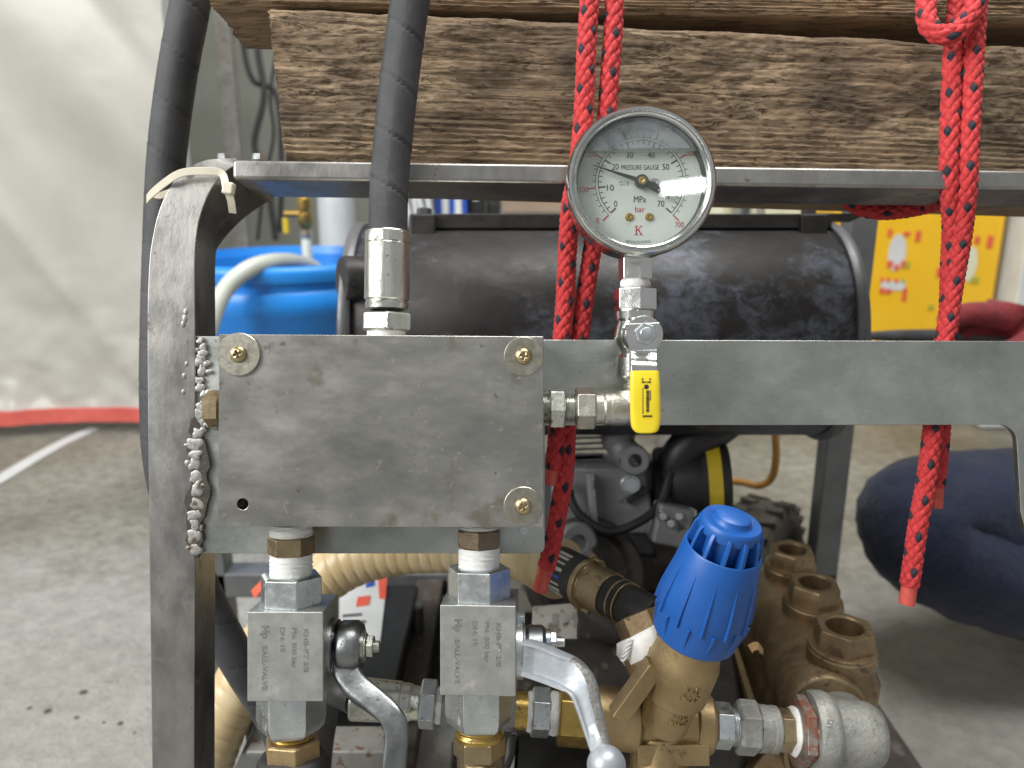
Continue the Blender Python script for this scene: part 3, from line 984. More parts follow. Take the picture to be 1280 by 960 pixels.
# low bench with goods
zb = 0.41
t = thing('low_bench', 'low grey steel bench behind the tank carrying boxes', 'bench', (0.02, 1.78, 0), 'W')
b = B(); b.box((0.02, 1.78, zb - 0.012), (0.66, 0.34, 0.024)); part(b, 'top', 'base_tube', t, bevel=0.003)
for sx in (-0.29, 0.33):
    for sy in (1.64, 1.92):
        b = B(); b.box((sx, sy, (zb - 0.024) / 2), (0.03, 0.03, zb - 0.024)); part(b, 'leg', 'base_tube', t, bevel=0.002)


def bench_box(name, x0, x1, d, h, dep, mats, label, cat, lid=None):
    a, e = W(x0, 262, d), W(x1, 262, d)
    t = thing(name, label, cat, ((a.x + e.x) / 2, a.y + dep / 2, zb), 'W')
    b = B(); b.box(((a.x + e.x) / 2, a.y + dep / 2, zb + h / 2 + 0.0005), (e.x - a.x, dep, h)); part(b, 'body', mats, t, bevel=0.003)
    return t, a, e


t, a, e = bench_box('cardboard_box', 628, 716, 1.72, 0.16, 0.2, 'carton', 'plain brown cardboard box on the low bench', 'box')
b = B(); b.box(((a.x * 0.45 + e.x * 0.55), a.y - 0.002, zb + 0.135), (0.028, 0.004, 0.018)); part(b, 'label_sticker', 'black', t)
b = B(); b.box(((a.x + e.x) / 2, a.y - 0.0005, zb + 0.08), (e.x - a.x - 0.006, 0.002, 0.003)); part(b, 'flap_seam', 'base_brown', t)
t, a, e = bench_box('black_case', 586, 604, 1.70, 0.155, 0.12, 'black', 'narrow black case with a small badge on the low bench', 'case')
b = B(); b.box(((a.x + e.x) / 2, a.y - 0.001, zb + 0.11), (0.012, 0.003, 0.006)); part(b, 'badge', 'white_plastic', t)
t, a, e = bench_box('toolbox', 607, 625, 1.72, 0.15, 0.12, 'black_metal', 'black toolbox with a lid seam beside the cardboard box', 'toolbox')
b = B(); b.box(((a.x + e.x) / 2, a.y - 0.0005, zb + 0.1), (e.x - a.x - 0.006, 0.002, 0.003)); part(b, 'lid_seam', 'rod', t)
t, a, e = bench_box('striped_carton', 544, 584, 1.68, 0.15, 0.16, 'print_blue', 'blue and white striped carton on the low bench', 'carton')
for k in range(2):
    xx = a.x + (e.x - a.x) * (0.32 + 0.40 * k)
    b = B(); b.box((xx, a.y - 0.0015, zb + 0.075), ((e.x - a.x) * 0.20, 0.004, 0.148)); part(b, 'stripe', 'white_plastic', t)
# folded white sheets leaning on the bench
t = thing('folded_sheet', 'folded white plastic sheeting at the end of the low bench', 'sheeting', (W(523, 262, 1.66).x, W(523, 262, 1.66).y, zb), 'W')
for k in range(4):
    c0 = W(513 + k * 8.5, 266, 1.66)
    b = B(); b.box((c0.x, c0.y + 0.03, zb + 0.078), (0.011, 0.10, 0.152), Matrix.Rotation(-0.22 + 0.1 * (k % 2), 3, 'Y')); part(b, 'fold', 'white_plastic', t, bevel=0.004, segs=3)

# cream bags and grey stands on the floor further right
for (x0, x1, lab, nm, mt, cat) in ((948, 1046, 'big cream sack standing on the floor behind the tank end', 'sack', 'cream', 'sack'),
                                   (893, 926, 'small cream sack beside the grey pipe stand', 'sack', 'cream', 'sack')):
    a, e = W(x0, 262, 2.05), W(x1, 262, 2.05)
    cx, w = (a.x + e.x) / 2, e.x - a.x
    t = thing(nm, lab, cat, (cx, a.y + 0.08, 0), 'W', 'cream sacks by the wall')
    b = B()
    b.lathe((cx, a.y + 0.08, 0.001), (0, 0, 1), [(0, 0), (0, 0.42 * w), (0.03, 0.5 * w), (0.25, 0.52 * w), (0.42, 0.48 * w), (0.55, 0.40 * w), (0.63, 0.2 * w), (0.66, 0.13 * w), (0.70, 0.18 * w), (0.70, 0)], 40,
            squash=lambda th, z: 1 + 0.05 * math.sin(5 * th + z * 9) + 0.03 * math.sin(11 * th - z * 15))
    part(b, 'body', mt, t, angle=70)
    b = B(); b.lathe((cx, a.y + 0.08, 0.655), (0, 0, 1), [(-0.008, 0.13 * w), (-0.004, 0.155 * w), (0.004, 0.155 * w), (0.008, 0.13 * w)], 24); part(b, 'neck_tie', 'rod', t, angle=60)
c = W(938, 262, 1.95)
t = thing('pipe_stand', 'grey pipe stand with two uprights between the cream sacks', 'stand', (c.x, c.y, 0), 'W')
for dx in (-0.012, 0.026):
    b = B(); b.cyl((c.x + dx, c.y, 0.012), (c.x + dx, c.y, 0.75), 0.010, seg=18); part(b, 'upright', 'base_tube' if dx > 0 else 'rod', t)
b = B(); b.box((c.x, c.y, 0.006), (0.12, 0.12, 0.012)); part(b, 'base', 'rod', t, bevel=0.003)

# yellow printed carton
a, e = W(1046, 300, 1.80), W(1263, 300, 1.80)
yy = 1.86
w = (e.x - a.x); cx = (a.x + e.x) / 2 + 0.005
t = thing('yellow_carton', 'bright yellow carton with red and white print standing on the floor', 'carton', (cx, yy, 0), 'W')
b = B(); b.box((cx, yy + 0.09, 0.33), (w, 0.18, 0.616)); part(b, 'body', 'yellow_board', t, bevel=0.004)


def on_card(x, y, wpx, hpx, mat, nm, lift):
    v = RIG.to_3x3() @ Vector(((x - 640) / F_PX, 1, (480 - y) / F_PX))
    tt = yy / v.y
    p = Vector((0, 0, CAM_H)) + v * tt
    s = tt / F_PX
    b = B(); b.lathe((p.x, yy - 0.0008 - lift, p.z), (0, -1, 0), [(0, 0), (0, 0.5), (0.0006, 0.5), (0.0006, 0)], 20, ref=(1, 0, 0)) if nm == 'print_oval' else b.box((p.x, yy - 0.001 - lift, p.z), (wpx * s, 0.0012, hpx * s))
    if nm == 'print_oval':
        b.v = [(p.x + (q[0] - p.x) * wpx * s, q[1], p.z + (q[2] - p.z) * hpx * s) for q in b.v]
    part(b, nm, mat, t, angle=30)


on_card(1121, 316, 22, 46, 'white_plastic', 'print_oval', 0)
on_card(1116, 357, 30, 12, 'white_plastic', 'print_panel', 0)
for (x, y, ww, hh, mm) in ((1112, 330, 7, 8, 'print_red'), (1120, 334, 6, 7, 'print_red'), (1128, 330, 5, 8, 'print_red'), (1147, 295, 6, 13, 'print_red'), (1133, 292, 8, 5, 'print_red'),
                           (1112, 291, 5, 9, 'print_red'), (1102, 350, 4, 5, 'print_red'), (1110, 350, 5, 5, 'print_red'), (1120, 351, 5, 5, 'print_red'), (1128, 351, 4, 5, 'print_green'),
                           (1102, 363, 6, 7, 'print_red'), (1110, 364, 7, 6, 'print_red'), (1130, 368, 5, 16, 'print_red'), (1134, 331, 5, 9, 'print_green'), (1221, 300, 6, 9, 'print_red'),
                           (1237, 302, 7, 15, 'print_red'), (1173, 340, 5, 11, 'print_red'), (1218, 350, 10, 7, 'print_green'), (1163, 384, 6, 6, 'print_green'), (1061, 275, 6, 4, 'print_red')):
    on_card(x, y, ww, hh, mm, 'print_mark', 0.0008)
on_card(1212, 330, 18, 44, 'cream', 'print_oval', 0.0002)

# white box standing right of the yellow carton
a = W(1268, 350, 1.83)
t = thing('white_cabinet', 'off-white cabinet edge beside the yellow carton', 'cabinet', (a.x + 0.17, a.y + 0.1, 0), 'W')
b = B(); b.box((a.x + 0.17, a.y + 0.13, 0.36), (0.34, 0.3, 0.64)); part(b, 'body', 'white_plastic', t, bevel=0.004)
b = B(); b.box((a.x + 0.155, a.y + 0.11, 0.02), (0.44, 0.36, 0.038)); part(b, 'plinth', 'white_plastic', t, bevel=0.006)
b = B(); b.box((a.x + 0.03, a.y - 0.022, 0.40), (0.02, 0.006, 0.01)); part(b, 'handle', 'rod', t, bevel=0.002)

# ================================================================== THE FRAME
o = P(215, 960, 0.44)
D_F = 0.44
zf = -(CAM_H - D_F * math.sin(PITCH)) / math.cos(PITCH)          # where the post's front face meets the floor
yf = 480 - zf / D_F * 1000
frame = thing('pump_frame', 'bent bare steel tube frame of the pressure pump with a welded bracket plate', 'frame', P(215, yf, D_F))
outer = [(197, yf), (190, 960), (186, 640), (184, 420), (186, 335), (191, 294), (200, 259), (214, 231), (231, 213), (256, 200), (294, 197.5)]
inner = [(243, yf), (243, 960), (244, 640), (244, 420), (243.5, 335), (245.5, 297), (251, 268), (263, 238), (279, 217), (291, 208), (300, 206)]
dfr = [.44, .44, .44, .44, .44, .44, .4405, .442, .4445, .447, .449]
N = 6


def dense(lst, n=6):
    return smooth_path([(x, y, 0) for x, y in lst], n)


od, idn, dd = dense(outer), dense(inner), [p[0] for p in smooth_path([(x, 0, 0) for x in dfr], 6)]
b = B()
vs, fs = [], []
for pa, pb, d in zip(od, idn, dd):
    fo, fi = P(pa[0], pa[1], d), P(pb[0], pb[1], d)
    bi = Vector((fi.x, 0.4705, fi.z - 0.0)); bo = Vector((fo.x, 0.4705, fo.z))
    if pb[1] < 300:                        # the inner wall sweeps under the rail
        k = min(1.0, (300 - pb[1]) / 94.0)
        bi = Vector((fi.x + 0.010 * k, 0.4705 + 0.012 * k, fi.z - 0.012 * k))
    vs += [fo, fi, bi, bo]
n = len(od)
for i in range(n - 1):
    for k in range(4):
        k2 = (k + 1) % 4
        fs.append((i * 4 + k, i * 4 + k2, (i + 1) * 4 + k2, (i + 1) * 4 + k))
fs += [(3, 2, 1, 0), tuple((n - 1) * 4 + k for k in range(4))]
b.add(vs, fs)
part(b, 'post', 'frame', frame, angle=50, bevel=0.0016, segs=3)


def rail_pt(x, top, dy, dd):
    y = 199 + (x - 296) * 0.0137 + (0 if top else 25) + dy
    return P(x, y, D_F) + Vector((0, dd, 0))


b = B()
x0, x1 = 290, 1400
sec0 = [rail_pt(x0, True, 0, 0), rail_pt(x1, True, 0, 0), rail_pt(x1, False, 0, 0), rail_pt(x0, False, 0, 0)]
sec1 = [q + Vector((0, 0.043, 0)) for q in sec0]
b.hexa(sec0 + sec1)
part(b, 'top_rail', 'frame', frame, bevel=0.0022, segs=3)
for x in (279, 323):
    c = P(x, 197, 0.452)
    b = B(); b.nut(c, ZL, -0.002, 0.0018, 0.0036); part(b, 'rail_bolt', 'zinc', frame)

# bracket plate with rounded corners
corner = lambda cx, cy, r, a0, a1, n=6: [(cx + r * math.cos(math.radians(a0 + (a1 - a0) * k / n)), cy + r * math.sin(math.radians(a0 + (a1 - a0) * k / n))) for k in range(n + 1)]
poly = [(238, 420), (682, 424.5), (1345, 426.5), (1345, 690), (1300, 690), (1283, 665), (1276, 640)] + \
    [(1272, 565)] + corner(1250, 552, 21, 0, -90) + [(681, 532)] + corner(672, 683, 9, 0, 90) + [(238, 692)]
b = B(); b.prism([P(x, y, 0.4425) for x, y in poly], (0, 0.0042, 0))
plate = part(b, 'bracket_plate', 'bar', frame, bevel=0.0005, segs=2)
b = B(); b.lathe(P(655, 663, 0.4425), (0, -1, 0), [(-0.001, 0), (-0.001, 0.0026), (0.0006, 0.0024), (0.0008, 0)], 16); part(b, 'rivet', 'zinc', frame)

# weld: ragged drops along the joint of post and plate
rnd = random.Random(4)
b = B()
y = 426
while y < 690:
    upper = y < 535
    x = (252 if upper else 245) + rnd.uniform(-3.5, 3.5)
    ang = rnd.uniform(-0.7, 0.7)
    A = (Vector((math.cos(ang), 0, math.sin(ang))), YL, Vector((-math.sin(ang), 0, math.cos(ang))))
    sd = rnd.uniform(0, 9)
    rx = rnd.uniform(4, 8) if upper else rnd.uniform(7, 12.5)
    rz = rnd.uniform(5, 9) if upper else rnd.uniform(7, 11)
    hgt = rnd.uniform(.0012, .0020) if upper else rnd.uniform(.0022, .0030)
    c = P(x, y, 0.4412)
    k0 = len(b.v)
    b.ball(c, (rx * .00044, hgt, rz * .00044), 22, 16, A,
           wob=lambda d, sd=sd: 1 + 0.20 * math.sin(2.6 * d[0] + sd) * math.cos(2.8 * d[2] - sd) + 0.07 * math.sin(6 * d[0] + 4 * d[2] + sd))
    flat = c.y - hgt * 0.62                               # crown flattened by the slag chip
    b.v[k0:] = [(v_[0], max(v_[1], flat + 0.25 * (v_[1] - flat)), v_[2]) for v_ in b.v[k0:]]
    if rnd.random() < 0.5:
        b.ball(P(x + rnd.choice((-1, 1)) * rnd.uniform(6, 10), y + rnd.uniform(-5, 5), 0.4412), (rnd.uniform(.0012, .0026), hgt * .7, rnd.uniform(.0012, .0026)), 14, 9)
    y += rz * rnd.uniform(1.25, 1.75)
# one drop running across to the plug
for k in range(5):
    b.ball(P(258 + k * 3.2, 531 + 0.6 * k, 0.4415), (0.0019, 0.0024, 0.0017), 10, 7)
part(b, 'weld_bead', 'weld', frame, angle=80)
b = B()
for (x, y, r) in ((231, 398, 3.5), (229, 405, 3), (232, 390, 3), (230, 470, 2.6), (229, 490, 2.4), (233, 455, 2.2)):
    b.ball(P(x, y, 0.4401), (r * .00044, 0.0008, r * .0007), 12, 8)
part(b, 'spatter', 'weld', frame, angle=80, kind='stuff')
# burnt halo: a thin scale crust on the post and plate, ragged
b = B()
ring = []
for k in range(60):
    th = 2 * math.pi * k / 60
    yy_ = 610 + 88 * math.sin(th)
    xx_ = 246 + (12.5 + 2.6 * math.sin(9 * th) + 2.0 * math.sin(17 * th + 1) + 1.2 * math.sin(31 * th)) * math.cos(th) + 3.5 * math.sin(yy_ * 0.045)
    ring.append(P(xx_, yy_, 0.43985 if xx_ < 300 else 0.442))
b.prism(ring, (0, 0.003, 0))
MT['scale_crust'] = surf('burnt_scale', (0.030, 0.026, 0.022), (0.075, 0.065, 0.055), 200, 0.3, (0.5, 0.7), [(600, 0.4, 0.001)])
part(b, 'weld_scale', 'scale_crust', frame, label='dark burnt scale around the weld')

# right-hand post, rear legs and the base (world upright)
b = B()
for (x, yt) in ((1372, 199),):
    top, bot = P(x, yt, D_F + 0.003), P(x, yf, D_F + 0.003)
    b.hexa([top + Vector((-.012, 0, 0)), top + Vector((.012, 0, 0)), bot + Vector((.012, 0, 0)), bot + Vector((-.012, 0, 0)),
            top + Vector((-.012, .03, 0)), top + Vector((.012, .03, 0)), bot + Vector((.012, .03, 0)), bot + Vector((-.012, .03, 0))])
part(b, 'post', 'frame', frame, bevel=0.0016)


RIGI = RIG.inverted()


def wbox(bb, lo, hi, mi=0):
    """a box that is level in the room, given in room coordinates, for a thing that leans"""
    c = [(x, y, z) for z in (lo[2], hi[2]) for (x, y) in ((lo[0], lo[1]), (hi[0], lo[1]), (hi[0], hi[1]), (lo[0], hi[1]))]
    bb.add([RIGI @ Vector(p) for p in c], [(0, 3, 2, 1), (4, 5, 6, 7), (0, 1, 5, 4), (1, 2, 6, 5), (2, 3, 7, 6), (3, 0, 4, 7)], mi)


lt = W(1083, 262, 0.80)
b = B(); wbox(b, (lt.x - 0.014, lt.y, 0.0), (lt.x + 0.014, lt.y + 0.028, lt.z + 0.12)); part(b, 'rear_leg', 'frame_dark', frame, bevel=0.002)
b = B(); wbox(b, (-0.352, lt.y, 0.0), (-0.324, lt.y + 0.028, 0.55)); part(b, 'rear_leg', 'frame_dark', frame, bevel=0.002)
zb0 = W(380, 940, 0.60).z
yb0 = W(380, 940, 0.60).y
b = B(); wbox(b, (-0.20, yb0, zb0 - 0.03), (-0.085, yb0 + 0.03, zb0)); part(b, 'base_tube', 'base_tube', frame, bevel=0.002)
b = B(); wbox(b, (-0.35, lt.y, zb0 - 0.05), (lt.x + 0.014, lt.y + 0.03, zb0 - 0.02)); part(b, 'base_tube', 'frame_dark', frame, bevel=0.002)
for xx in (-0.107, 0.10):
    b = B(); wbox(b, (xx, yb0 + 0.031, zb0 - 0.055), (xx + 0.03, lt.y, zb0 - 0.025)); part(b, 'base_tube', 'base_brown', frame, bevel=0.002)
b = B(); wbox(b, (-0.19, yb0 + 0.03, zb0 - 0.062), (0.34, lt.y, zb0 - 0.057)); part(b, 'base_sheet', 'base_brown', frame)
b = B(); wbox(b, (-0.205, 0.42, zb0 - 0.03), (-0.18, lt.y, zb0 - 0.003)); part(b, 'base_tube', 'frame_dark', frame, bevel=0.002)

# nylon tie round post and hose
b = B()
tie = [P(283, 236, .4385), P(277, 217, .4400), P(255, 214, .4390), P(228, 216, .4385), P(208, 227, .440), P(189, 243, .452), P(185, 250, .470), P(200, 245, .487), P(240, 232, .489), P(278, 226, .480), P(288, 230, .462), P(287, 237, .444)]
b.sweep(smooth_path(tie, 7), lambda i, t: [(-0.0005, -0.0021), (0.0005, -0.0021), (0.0005, 0.0021), (-0.0005, 0.0021)], (0, 1, 0.1))
t = thing('cable_tie', 'yellowed nylon cable tie holding the hose to the bent post', 'cable tie', P(283, 265, .44))
part(b, 'strap', 'nylon', t, bevel=0.0003)
b = B(); b.box(P(286, 236, .438), (0.0062, 0.0055, 0.0068), Matrix.Rotation(0.15, 3, 'Y')); part(b, 'head', 'nylon', t, bevel=0.0012)
b = B(); b.sweep([P(286, 241, .438), P(289, 252, .440), P(291, 266, .445)], lambda i, t: [(-0.002, -0.0005), (0.002, -0.0005), (0.002, 0.0005), (-0.002, 0.0005)], XL); part(b, 'tail', 'nylon', t)

# ================================================================== WOODEN BEAMS
def beam(name, label, p_lt, p_lb, p_rt, p_rb, depth, mats, seed, lin, rag):
    """sawn beam: near face between four measured corners, deep relief on the near, upper and lower faces"""
    nl, nf, nt_ = 520, 120, 40
    org = Vector(((p_lb.x + p_rb.x) / 2, (p_lb.y + p_rb.y) / 2, (p_lb.z + p_rb.z) / 2))
    s = np.linspace(0, 1, nl)
    ring = [('f', q) for q in np.linspace(0, 1, nf)] + [('t', q) for q in np.linspace(0, 1, nt_)[1:]] + [('k', 1.0)] + [('b', q) for q in np.linspace(0, 1, nt_)[1:-1]]
    co = np.zeros((nl, len(ring), 3))
    lb, ltp, rb, rt = [np.array(p) for p in (p_lb, p_lt, p_rb, p_rt)]
    dv = np.array([0, 1, 0]) * depth
    Ls = np.linalg.norm(rb - lb)
    for j, (fc, q) in enumerate(ring):
        bot = lb[None] * (1 - s)[:, None] + rb[None] * s[:, None]
        top = ltp[None] * (1 - s)[:, None] + rt[None] * s[:, None]
        L = s * Ls
        if fc == 'f':
            c = bot * (1 - q) + top * q
            hgt = q * 0.086
            wx = 0.8 * fbm(L * 20, hgt * 40, seed + 5, 3)
            wz = 0.9 * fbm(L * 16, hgt * 30, seed + 8, 3)
            grain = 0.0010 * np.abs(fbm(L * 75 + wx, hgt * 240 + wz, seed, 4)) * (0.5 + np.clip(fbm(L * 9, hgt * 22, seed + 77, 3) + 0.5, 0, 1))
            grain += 0.0012 * fbm(L * 12, hgt * 40, seed + 2, 4) + 0.0011 * fbm(L * 120, hgt * 300, seed + 3, 4) * np.clip(2.6 * fbm(L * 11, hgt * 26, seed + 91, 3) + 0.45, 0.08, 1.2)
            grain += 0.0005 * np.sin(hgt * 1900 + 5 * fbm(L * 5, hgt * 12, seed + 9, 3)) * np.clip((0.42 - q) / 0.2, 0, 1)
            crack = np.clip(0.14 - np.abs(fbm(L * 7, hgt * 120, seed + 30, 3)), 0, 1) ** 1.0 * 0.006
            edge = 0.004 * (np.clip(0.06 - q, 0, 1) / 0.06) ** 2 + 0.004 * (np.clip(q - 0.93, 0, 1) / 0.07) ** 2
            c[:, 1] += -grain + crack + edge
            if q > 0.9:
                c[:, 2] += rag * fbm(L * 18, L * 0 + 3.3, seed + 40, 5) * (q - 0.9) * 10
        elif fc == 't':
            c = top + dv[None] * q
            c[:, 2] += rag * fbm(L * 18, L * 0 + 3.3, seed + 40, 5) + 0.0015 * fbm(L * 30, L * 0 + q * 60, seed + 12, 4)
            c[:, 1] += 0.004 * (1 - q) ** 8
        elif fc == 'k':
            c = bot + dv[None]
        else:
            c = bot + dv[None] * (1 - q)
            c[:, 1] += 0.004 * q ** 8
        # torn end: fibres end at different lengths
        e = np.clip(1 - L / 0.012, 0, 1) ** 2
        c[:, 0] += e * (lin * fbm(np.array([j * 0.21]), np.array([0.7]), seed + 50, 4)[0] + 0.0012 * vnoise(np.array([j * 0.9]), np.array([0.2]), seed)[0])
        co[:, j] = c
    n = len(ring)
    co = co.reshape(-1, 3)
    I, K = np.meshgrid(np.arange(nl - 1), np.arange(n), indexing='ij')
    K2 = (K + 1) % n
    fs = np.stack([I * n + K, (I + 1) * n + K, (I + 1) * n + K2, I * n + K2], -1).reshape(-1, 4).tolist()
    fs.append(list(range(n)))
    fs.append([(nl - 1) * n + k for k in reversed(range(n))])
    b = B(); b.add(co.tolist(), fs)
    return part(b, name, mats, None, angle=70, o=org, label=label, cat='beam')


wood1 = make_wood_mat('weathered_pine', (0.085, 0.058, 0.037), (0.245, 0.172, 0.108), (0.44, 0.33, 0.215), [(0.065, 0.048, 0.030), (0.205, 0.03, 0.022), (-0.09, 0.058, 0.018)])
wood2 = make_wood_mat('redder_pine', (0.16, 0.098, 0.056), (0.33, 0.215, 0.13), (0.50, 0.36, 0.23))
zr0, zr1 = rail_pt(350, True, 0, 0).z, rail_pt(1300, True, 0, 0).z
def at_z(x, d, z):
    q = P(x, 0, d); return Vector((q.x, d, z))
lb = at_z(356, 0.4415, zr0 + 0.0008); rb = at_z(1420, 0.484, zr1 + 0.0008)
ltp = at_z(336, 0.4415, (480 - 6) / 1000 * 0.4415); rt = at_z(1420, 0.484, (480 - 63) / 1000 * 0.484)
beam('wooden_beam', 'weathered rough-sawn wooden beam resting on the steel rail', ltp, lb, rt, rb, 0.085, wood1, 11, 0.0022, 0.003)
lb2 = at_z(262, 0.446, ltp.z + 0.0035); rb2 = at_z(1420, 0.492, (480 - 29) / 1000 * 0.492)
beam('wooden_plank', 'reddish sawn plank lying on top of the weathered beam', lb2 + Vector((0.004, 0, 0.05)), lb2, rb2 + Vector((0, 0, 0.05)), rb2, 0.062, wood2, 47, 0.002, 0.002)

# ================================================================== MANIFOLD BLOCK
AX = 0.4225                                   # distance of the row of ports
o = P(477, 659, 0.42)
mani = thing('manifold_block', 'flat steel manifold block held to the bracket plate by washered screws', 'manifold', o)
f0, f1, f2, f3 = P(274, 417.5, .40), P(679.5, 420.5, .40), P(679.5, 659, .40), P(272.5, 658, .40)
dv = Vector((0, 0.0422, 0))
b = B(); b.hexa([f0, f1, f2, f3] + [q + dv for q in (f0, f1, f2, f3)])
blk = part(b, 'block', 'plate', mani)
b = B(); b.lathe(P(299, 632, .395), YL, [(0, 0), (0, 0.0028), (0.019, 0.0028), (0.021, 0)], 28)
cut(blk, b)
mod_bevel(blk, 0.0004)
blk.data.set_sharp_from_angle(angle=math.radians(35))
for (x, y, r) in ((299, 443, 27), (654.5, 445.5, 24.5), (654, 632.5, 24.5)):
    c = P(x, y, .3998)
    k = .4 / 1000
    tilt = Vector((rnd.uniform(-.03, .03), -1, rnd.uniform(-.03, .03)))
    b = B(); b.lathe(c, tilt, [(-0.0002, 0.003), (-0.0002, r * k), (0.0009, r * k), (0.0012, r * k * 0.97), (0.0012, 0.0028), (0.0006, 0.0026)], 48)
    wsh = part(b, 'washer', 'yellow_zinc', mani, angle=30)
    b = B()
    hr = 10.5 * k
    b.lathe(c + Vector((0, -0.001, 0)), tilt, [(-0.0006, 0), (-0.0006, hr), (0.0006, hr), (0.0016, hr * 0.86), (0.0023, hr * 0.55), (0.0025, 0)], 28)
    if 'screw_brass' not in MT:
        MT['screw_brass'] = surf('brassy_passivated_screw', (0.36, 0.29, 0.16), (0.56, 0.46, 0.28), 200, 1.0, (0.26, 0.42), [(500, 0.1, 0.0005)], specks=[(400, 0.66, (0.15, 0.1, 0.05), True)])
    scr = part(b, 'screw', 'screw_brass', mani, angle=40)
    b = B()
    ang = rnd.uniform(0, 1.5)
    for aa in (ang, ang + math.pi / 2):
        b2 = B()
        b2.box(c + Vector((0, -0.0034, 0)), (hr * 1.05, 0.0034, hr * 0.26), Matrix.Rotation(aa, 3, 'Y'))
        cut(scr, b2)
# brass plug on the left end
b = B(); b.nut(P(274, 511, .4225), (-1, 0, 0), -0.002, 0.0062, 0.0098, 0.0); part(b, 'plug', 'nipple_brass', mani, label='brown hexagon plug on the left end')

# ================================================================== HOSES
def wrap_groove(pitch, turns=1, depth=0.0011, width=0.035, ph=0.0):
    def f(u, v):
        w = (u * turns + v / pitch + ph) % 1.0
        d = np.minimum(w, 1 - w)
        return -depth * np.exp(-(d / width) ** 2) + 0.0004 * np.clip(0.10 - w, 0, 1) / 0.10 + 0.00012 * fbm(u * 20, v * 300, 3, 3)
    return f


hose_t = thing('pressure_hose', 'cloth-wrapped black pressure hose rising from the manifold through a crimped ferrule', 'hose', P(485, 418, AX))
hp = [P(485, 300, AX), P(486, 240, AX), P(490, 190, AX), P(497, 120, AX - .002), P(507, 40, AX - .004), P(516, -20, AX - .006), P(530, -110, AX - .008)]
np_tube('hose', smooth_path(hp, 10), 0.0102, 48, 0.0012, [MT['hose']], hose_t, disp=wrap_groove(0.0272, 1, width=0.022), ref=(0, -1, 0))
ps = AX / 1000
fa = P(483, 418, AX); fup = (P(485, 290, AX) - P(483, 418, AX)).normalized(); FL = (P(485, 290, AX) - fa).length
b = B()
q = lambda y: (418 - y) / 128 * FL
b.lathe(fa, fup, [(q(388), 0.0085), (q(386), 27 * ps * .98), (q(379), 27.5 * ps * .98), (q(378), 26 * ps), (q(376), 26 * ps), (q(374), 28.2 * ps), (q(306), 28 * ps), (q(305), 27.4 * ps), (q(304), 27.9 * ps), (q(291), 27.7 * ps), (q(289.5), 26.5 * ps), (q(290), 22 * ps)], 64,
        squash=lambda th, t: 1 + 0.016 * math.cos(8 * th) * (1 if t > q(374) else 0))
part(b, 'ferrule', 'ferrule', hose_t, angle=25)
b = B(); b.nut(fa, fup, q(414), q(391), 33 * ps, 0.20, (0, -1, 0)); part(b, 'nut', 'ferrule', hose_t, bevel=0.0004)
b = B(); b.lathe(fa, fup, [(q(424), 0), (q(424), 24 * ps), (q(413), 24 * ps), (q(413), 0)], 32); part(b, 'thread_tape', 'tape', hose_t, label='white thread tape under the nut')

lh = thing('return_hose', 'black wrapped hose tied along the bent post and curling away behind it', 'hose', P(205, 300, .49))
hp = [P(262, -120, .48), P(246, -40, .48), P(235, 20, .482), P(222, 90, .488), P(211, 170, .494), P(206, 230, .500), P(203, 300, .502), P(200, 400, .502), P(199, 500, .502), P(204, 580, .504), P(224, 665, .508), P(258, 750, .513), P(300, 830, .52), P(345, 905, .54), P(380, 1000, .56)]
np_tube('hose', smooth_path(hp, 10), 0.0116, 48, 0.0014, [MT['hose']], lh, disp=wrap_groove(0.030, 1, width=0.022), ref=(0, -1, 0))

# ================================================================== GAUGE
g = thing('pressure_gauge', 'round glycerine-filled pressure gauge with steel bezel and white dial', 'gauge', P(794, 352, .42))
gc = P(803, 224.5, .393)
k = .393 / 1000
b = B()
b.lathe(Vector((gc.x, 0, gc.z)), YL, [(0.4036, 0.0), (0.4036, 82 * k), (0.3992, 82.4 * k), (0.3975, 90 * k), (0.398, 92.5 * k), (0.402, 93 * k), (0.4035, 90 * k), (0.424, 89 * k), (0.428, 84 * k), (0.428, 0)], 96)
part(b, 'case', 'stainless', g, angle=30)
b = B()
b.lathe(Vector((gc.x, 0, gc.z)), YL, [(0.3985, 81.0 * k), (0.3945, 81.5 * k), (0.3930, 83.0 * k), (0.3926, 84.5 * k), (0.3934, 86.0 * k), (0.3938, 87.2 * k), (0.3928, 88.4 * k), (0.3926, 90.5 * k), (0.3936, 93.0 * k), (0.3960, 94.6 * k), (0.3985, 94.9 * k), (0.400, 94.2 * k), (0.400, 90 * k)], 128)
part(b, 'bezel', 'stainless', g, angle=40)
b = B(); b.lathe(Vector((gc.x, 0, gc.z)), YL, [(0.3955, 81.6 * k), (0.4015, 81.4 * k), (0.4015, 79.6 * k), (0.3955, 81.2 * k)], 96); part(b, 'gasket', 'black', g)
DD = .4022
b = B(); b.lathe(Vector((gc.x, DD, gc.z)), YL, [(0, 0), (0, 81.4 * k), (0.0008, 81.4 * k), (0.0008, 0)], 96)
dial = part(b, 'dial', 'dial', g, angle=30)
# dial needs to be in front of the case floor
pv = P(801, 228.5, DD)
du = DD / 1000


def pol(ang, r, dd=DD - 0.00012):
    a = math.radians(ang)
    return Vector((pv.x + r * du * math.cos(a), dd, pv.z + r * du * math.sin(a)))


def arc_band(r0, r1, a0, a1, mat, n=80, nm='scale_arc'):
    b = B()
    vs = []
    for i in range(n + 1):
        a = a0 + (a1 - a0) * i / n
        vs += [pol(a, r0), pol(a, r1)]
    b.add(vs, [(2 * i, 2 * i + 1, 2 * i + 3, 2 * i + 2) for i in range(n)])
    part(b, nm, mat, dial)


arc_band(53.0, 53.8, 225, -45, 'ink')
arc_band(56.6, 57.2, 225, -45, 'ink')
bk, rd = B(), B()


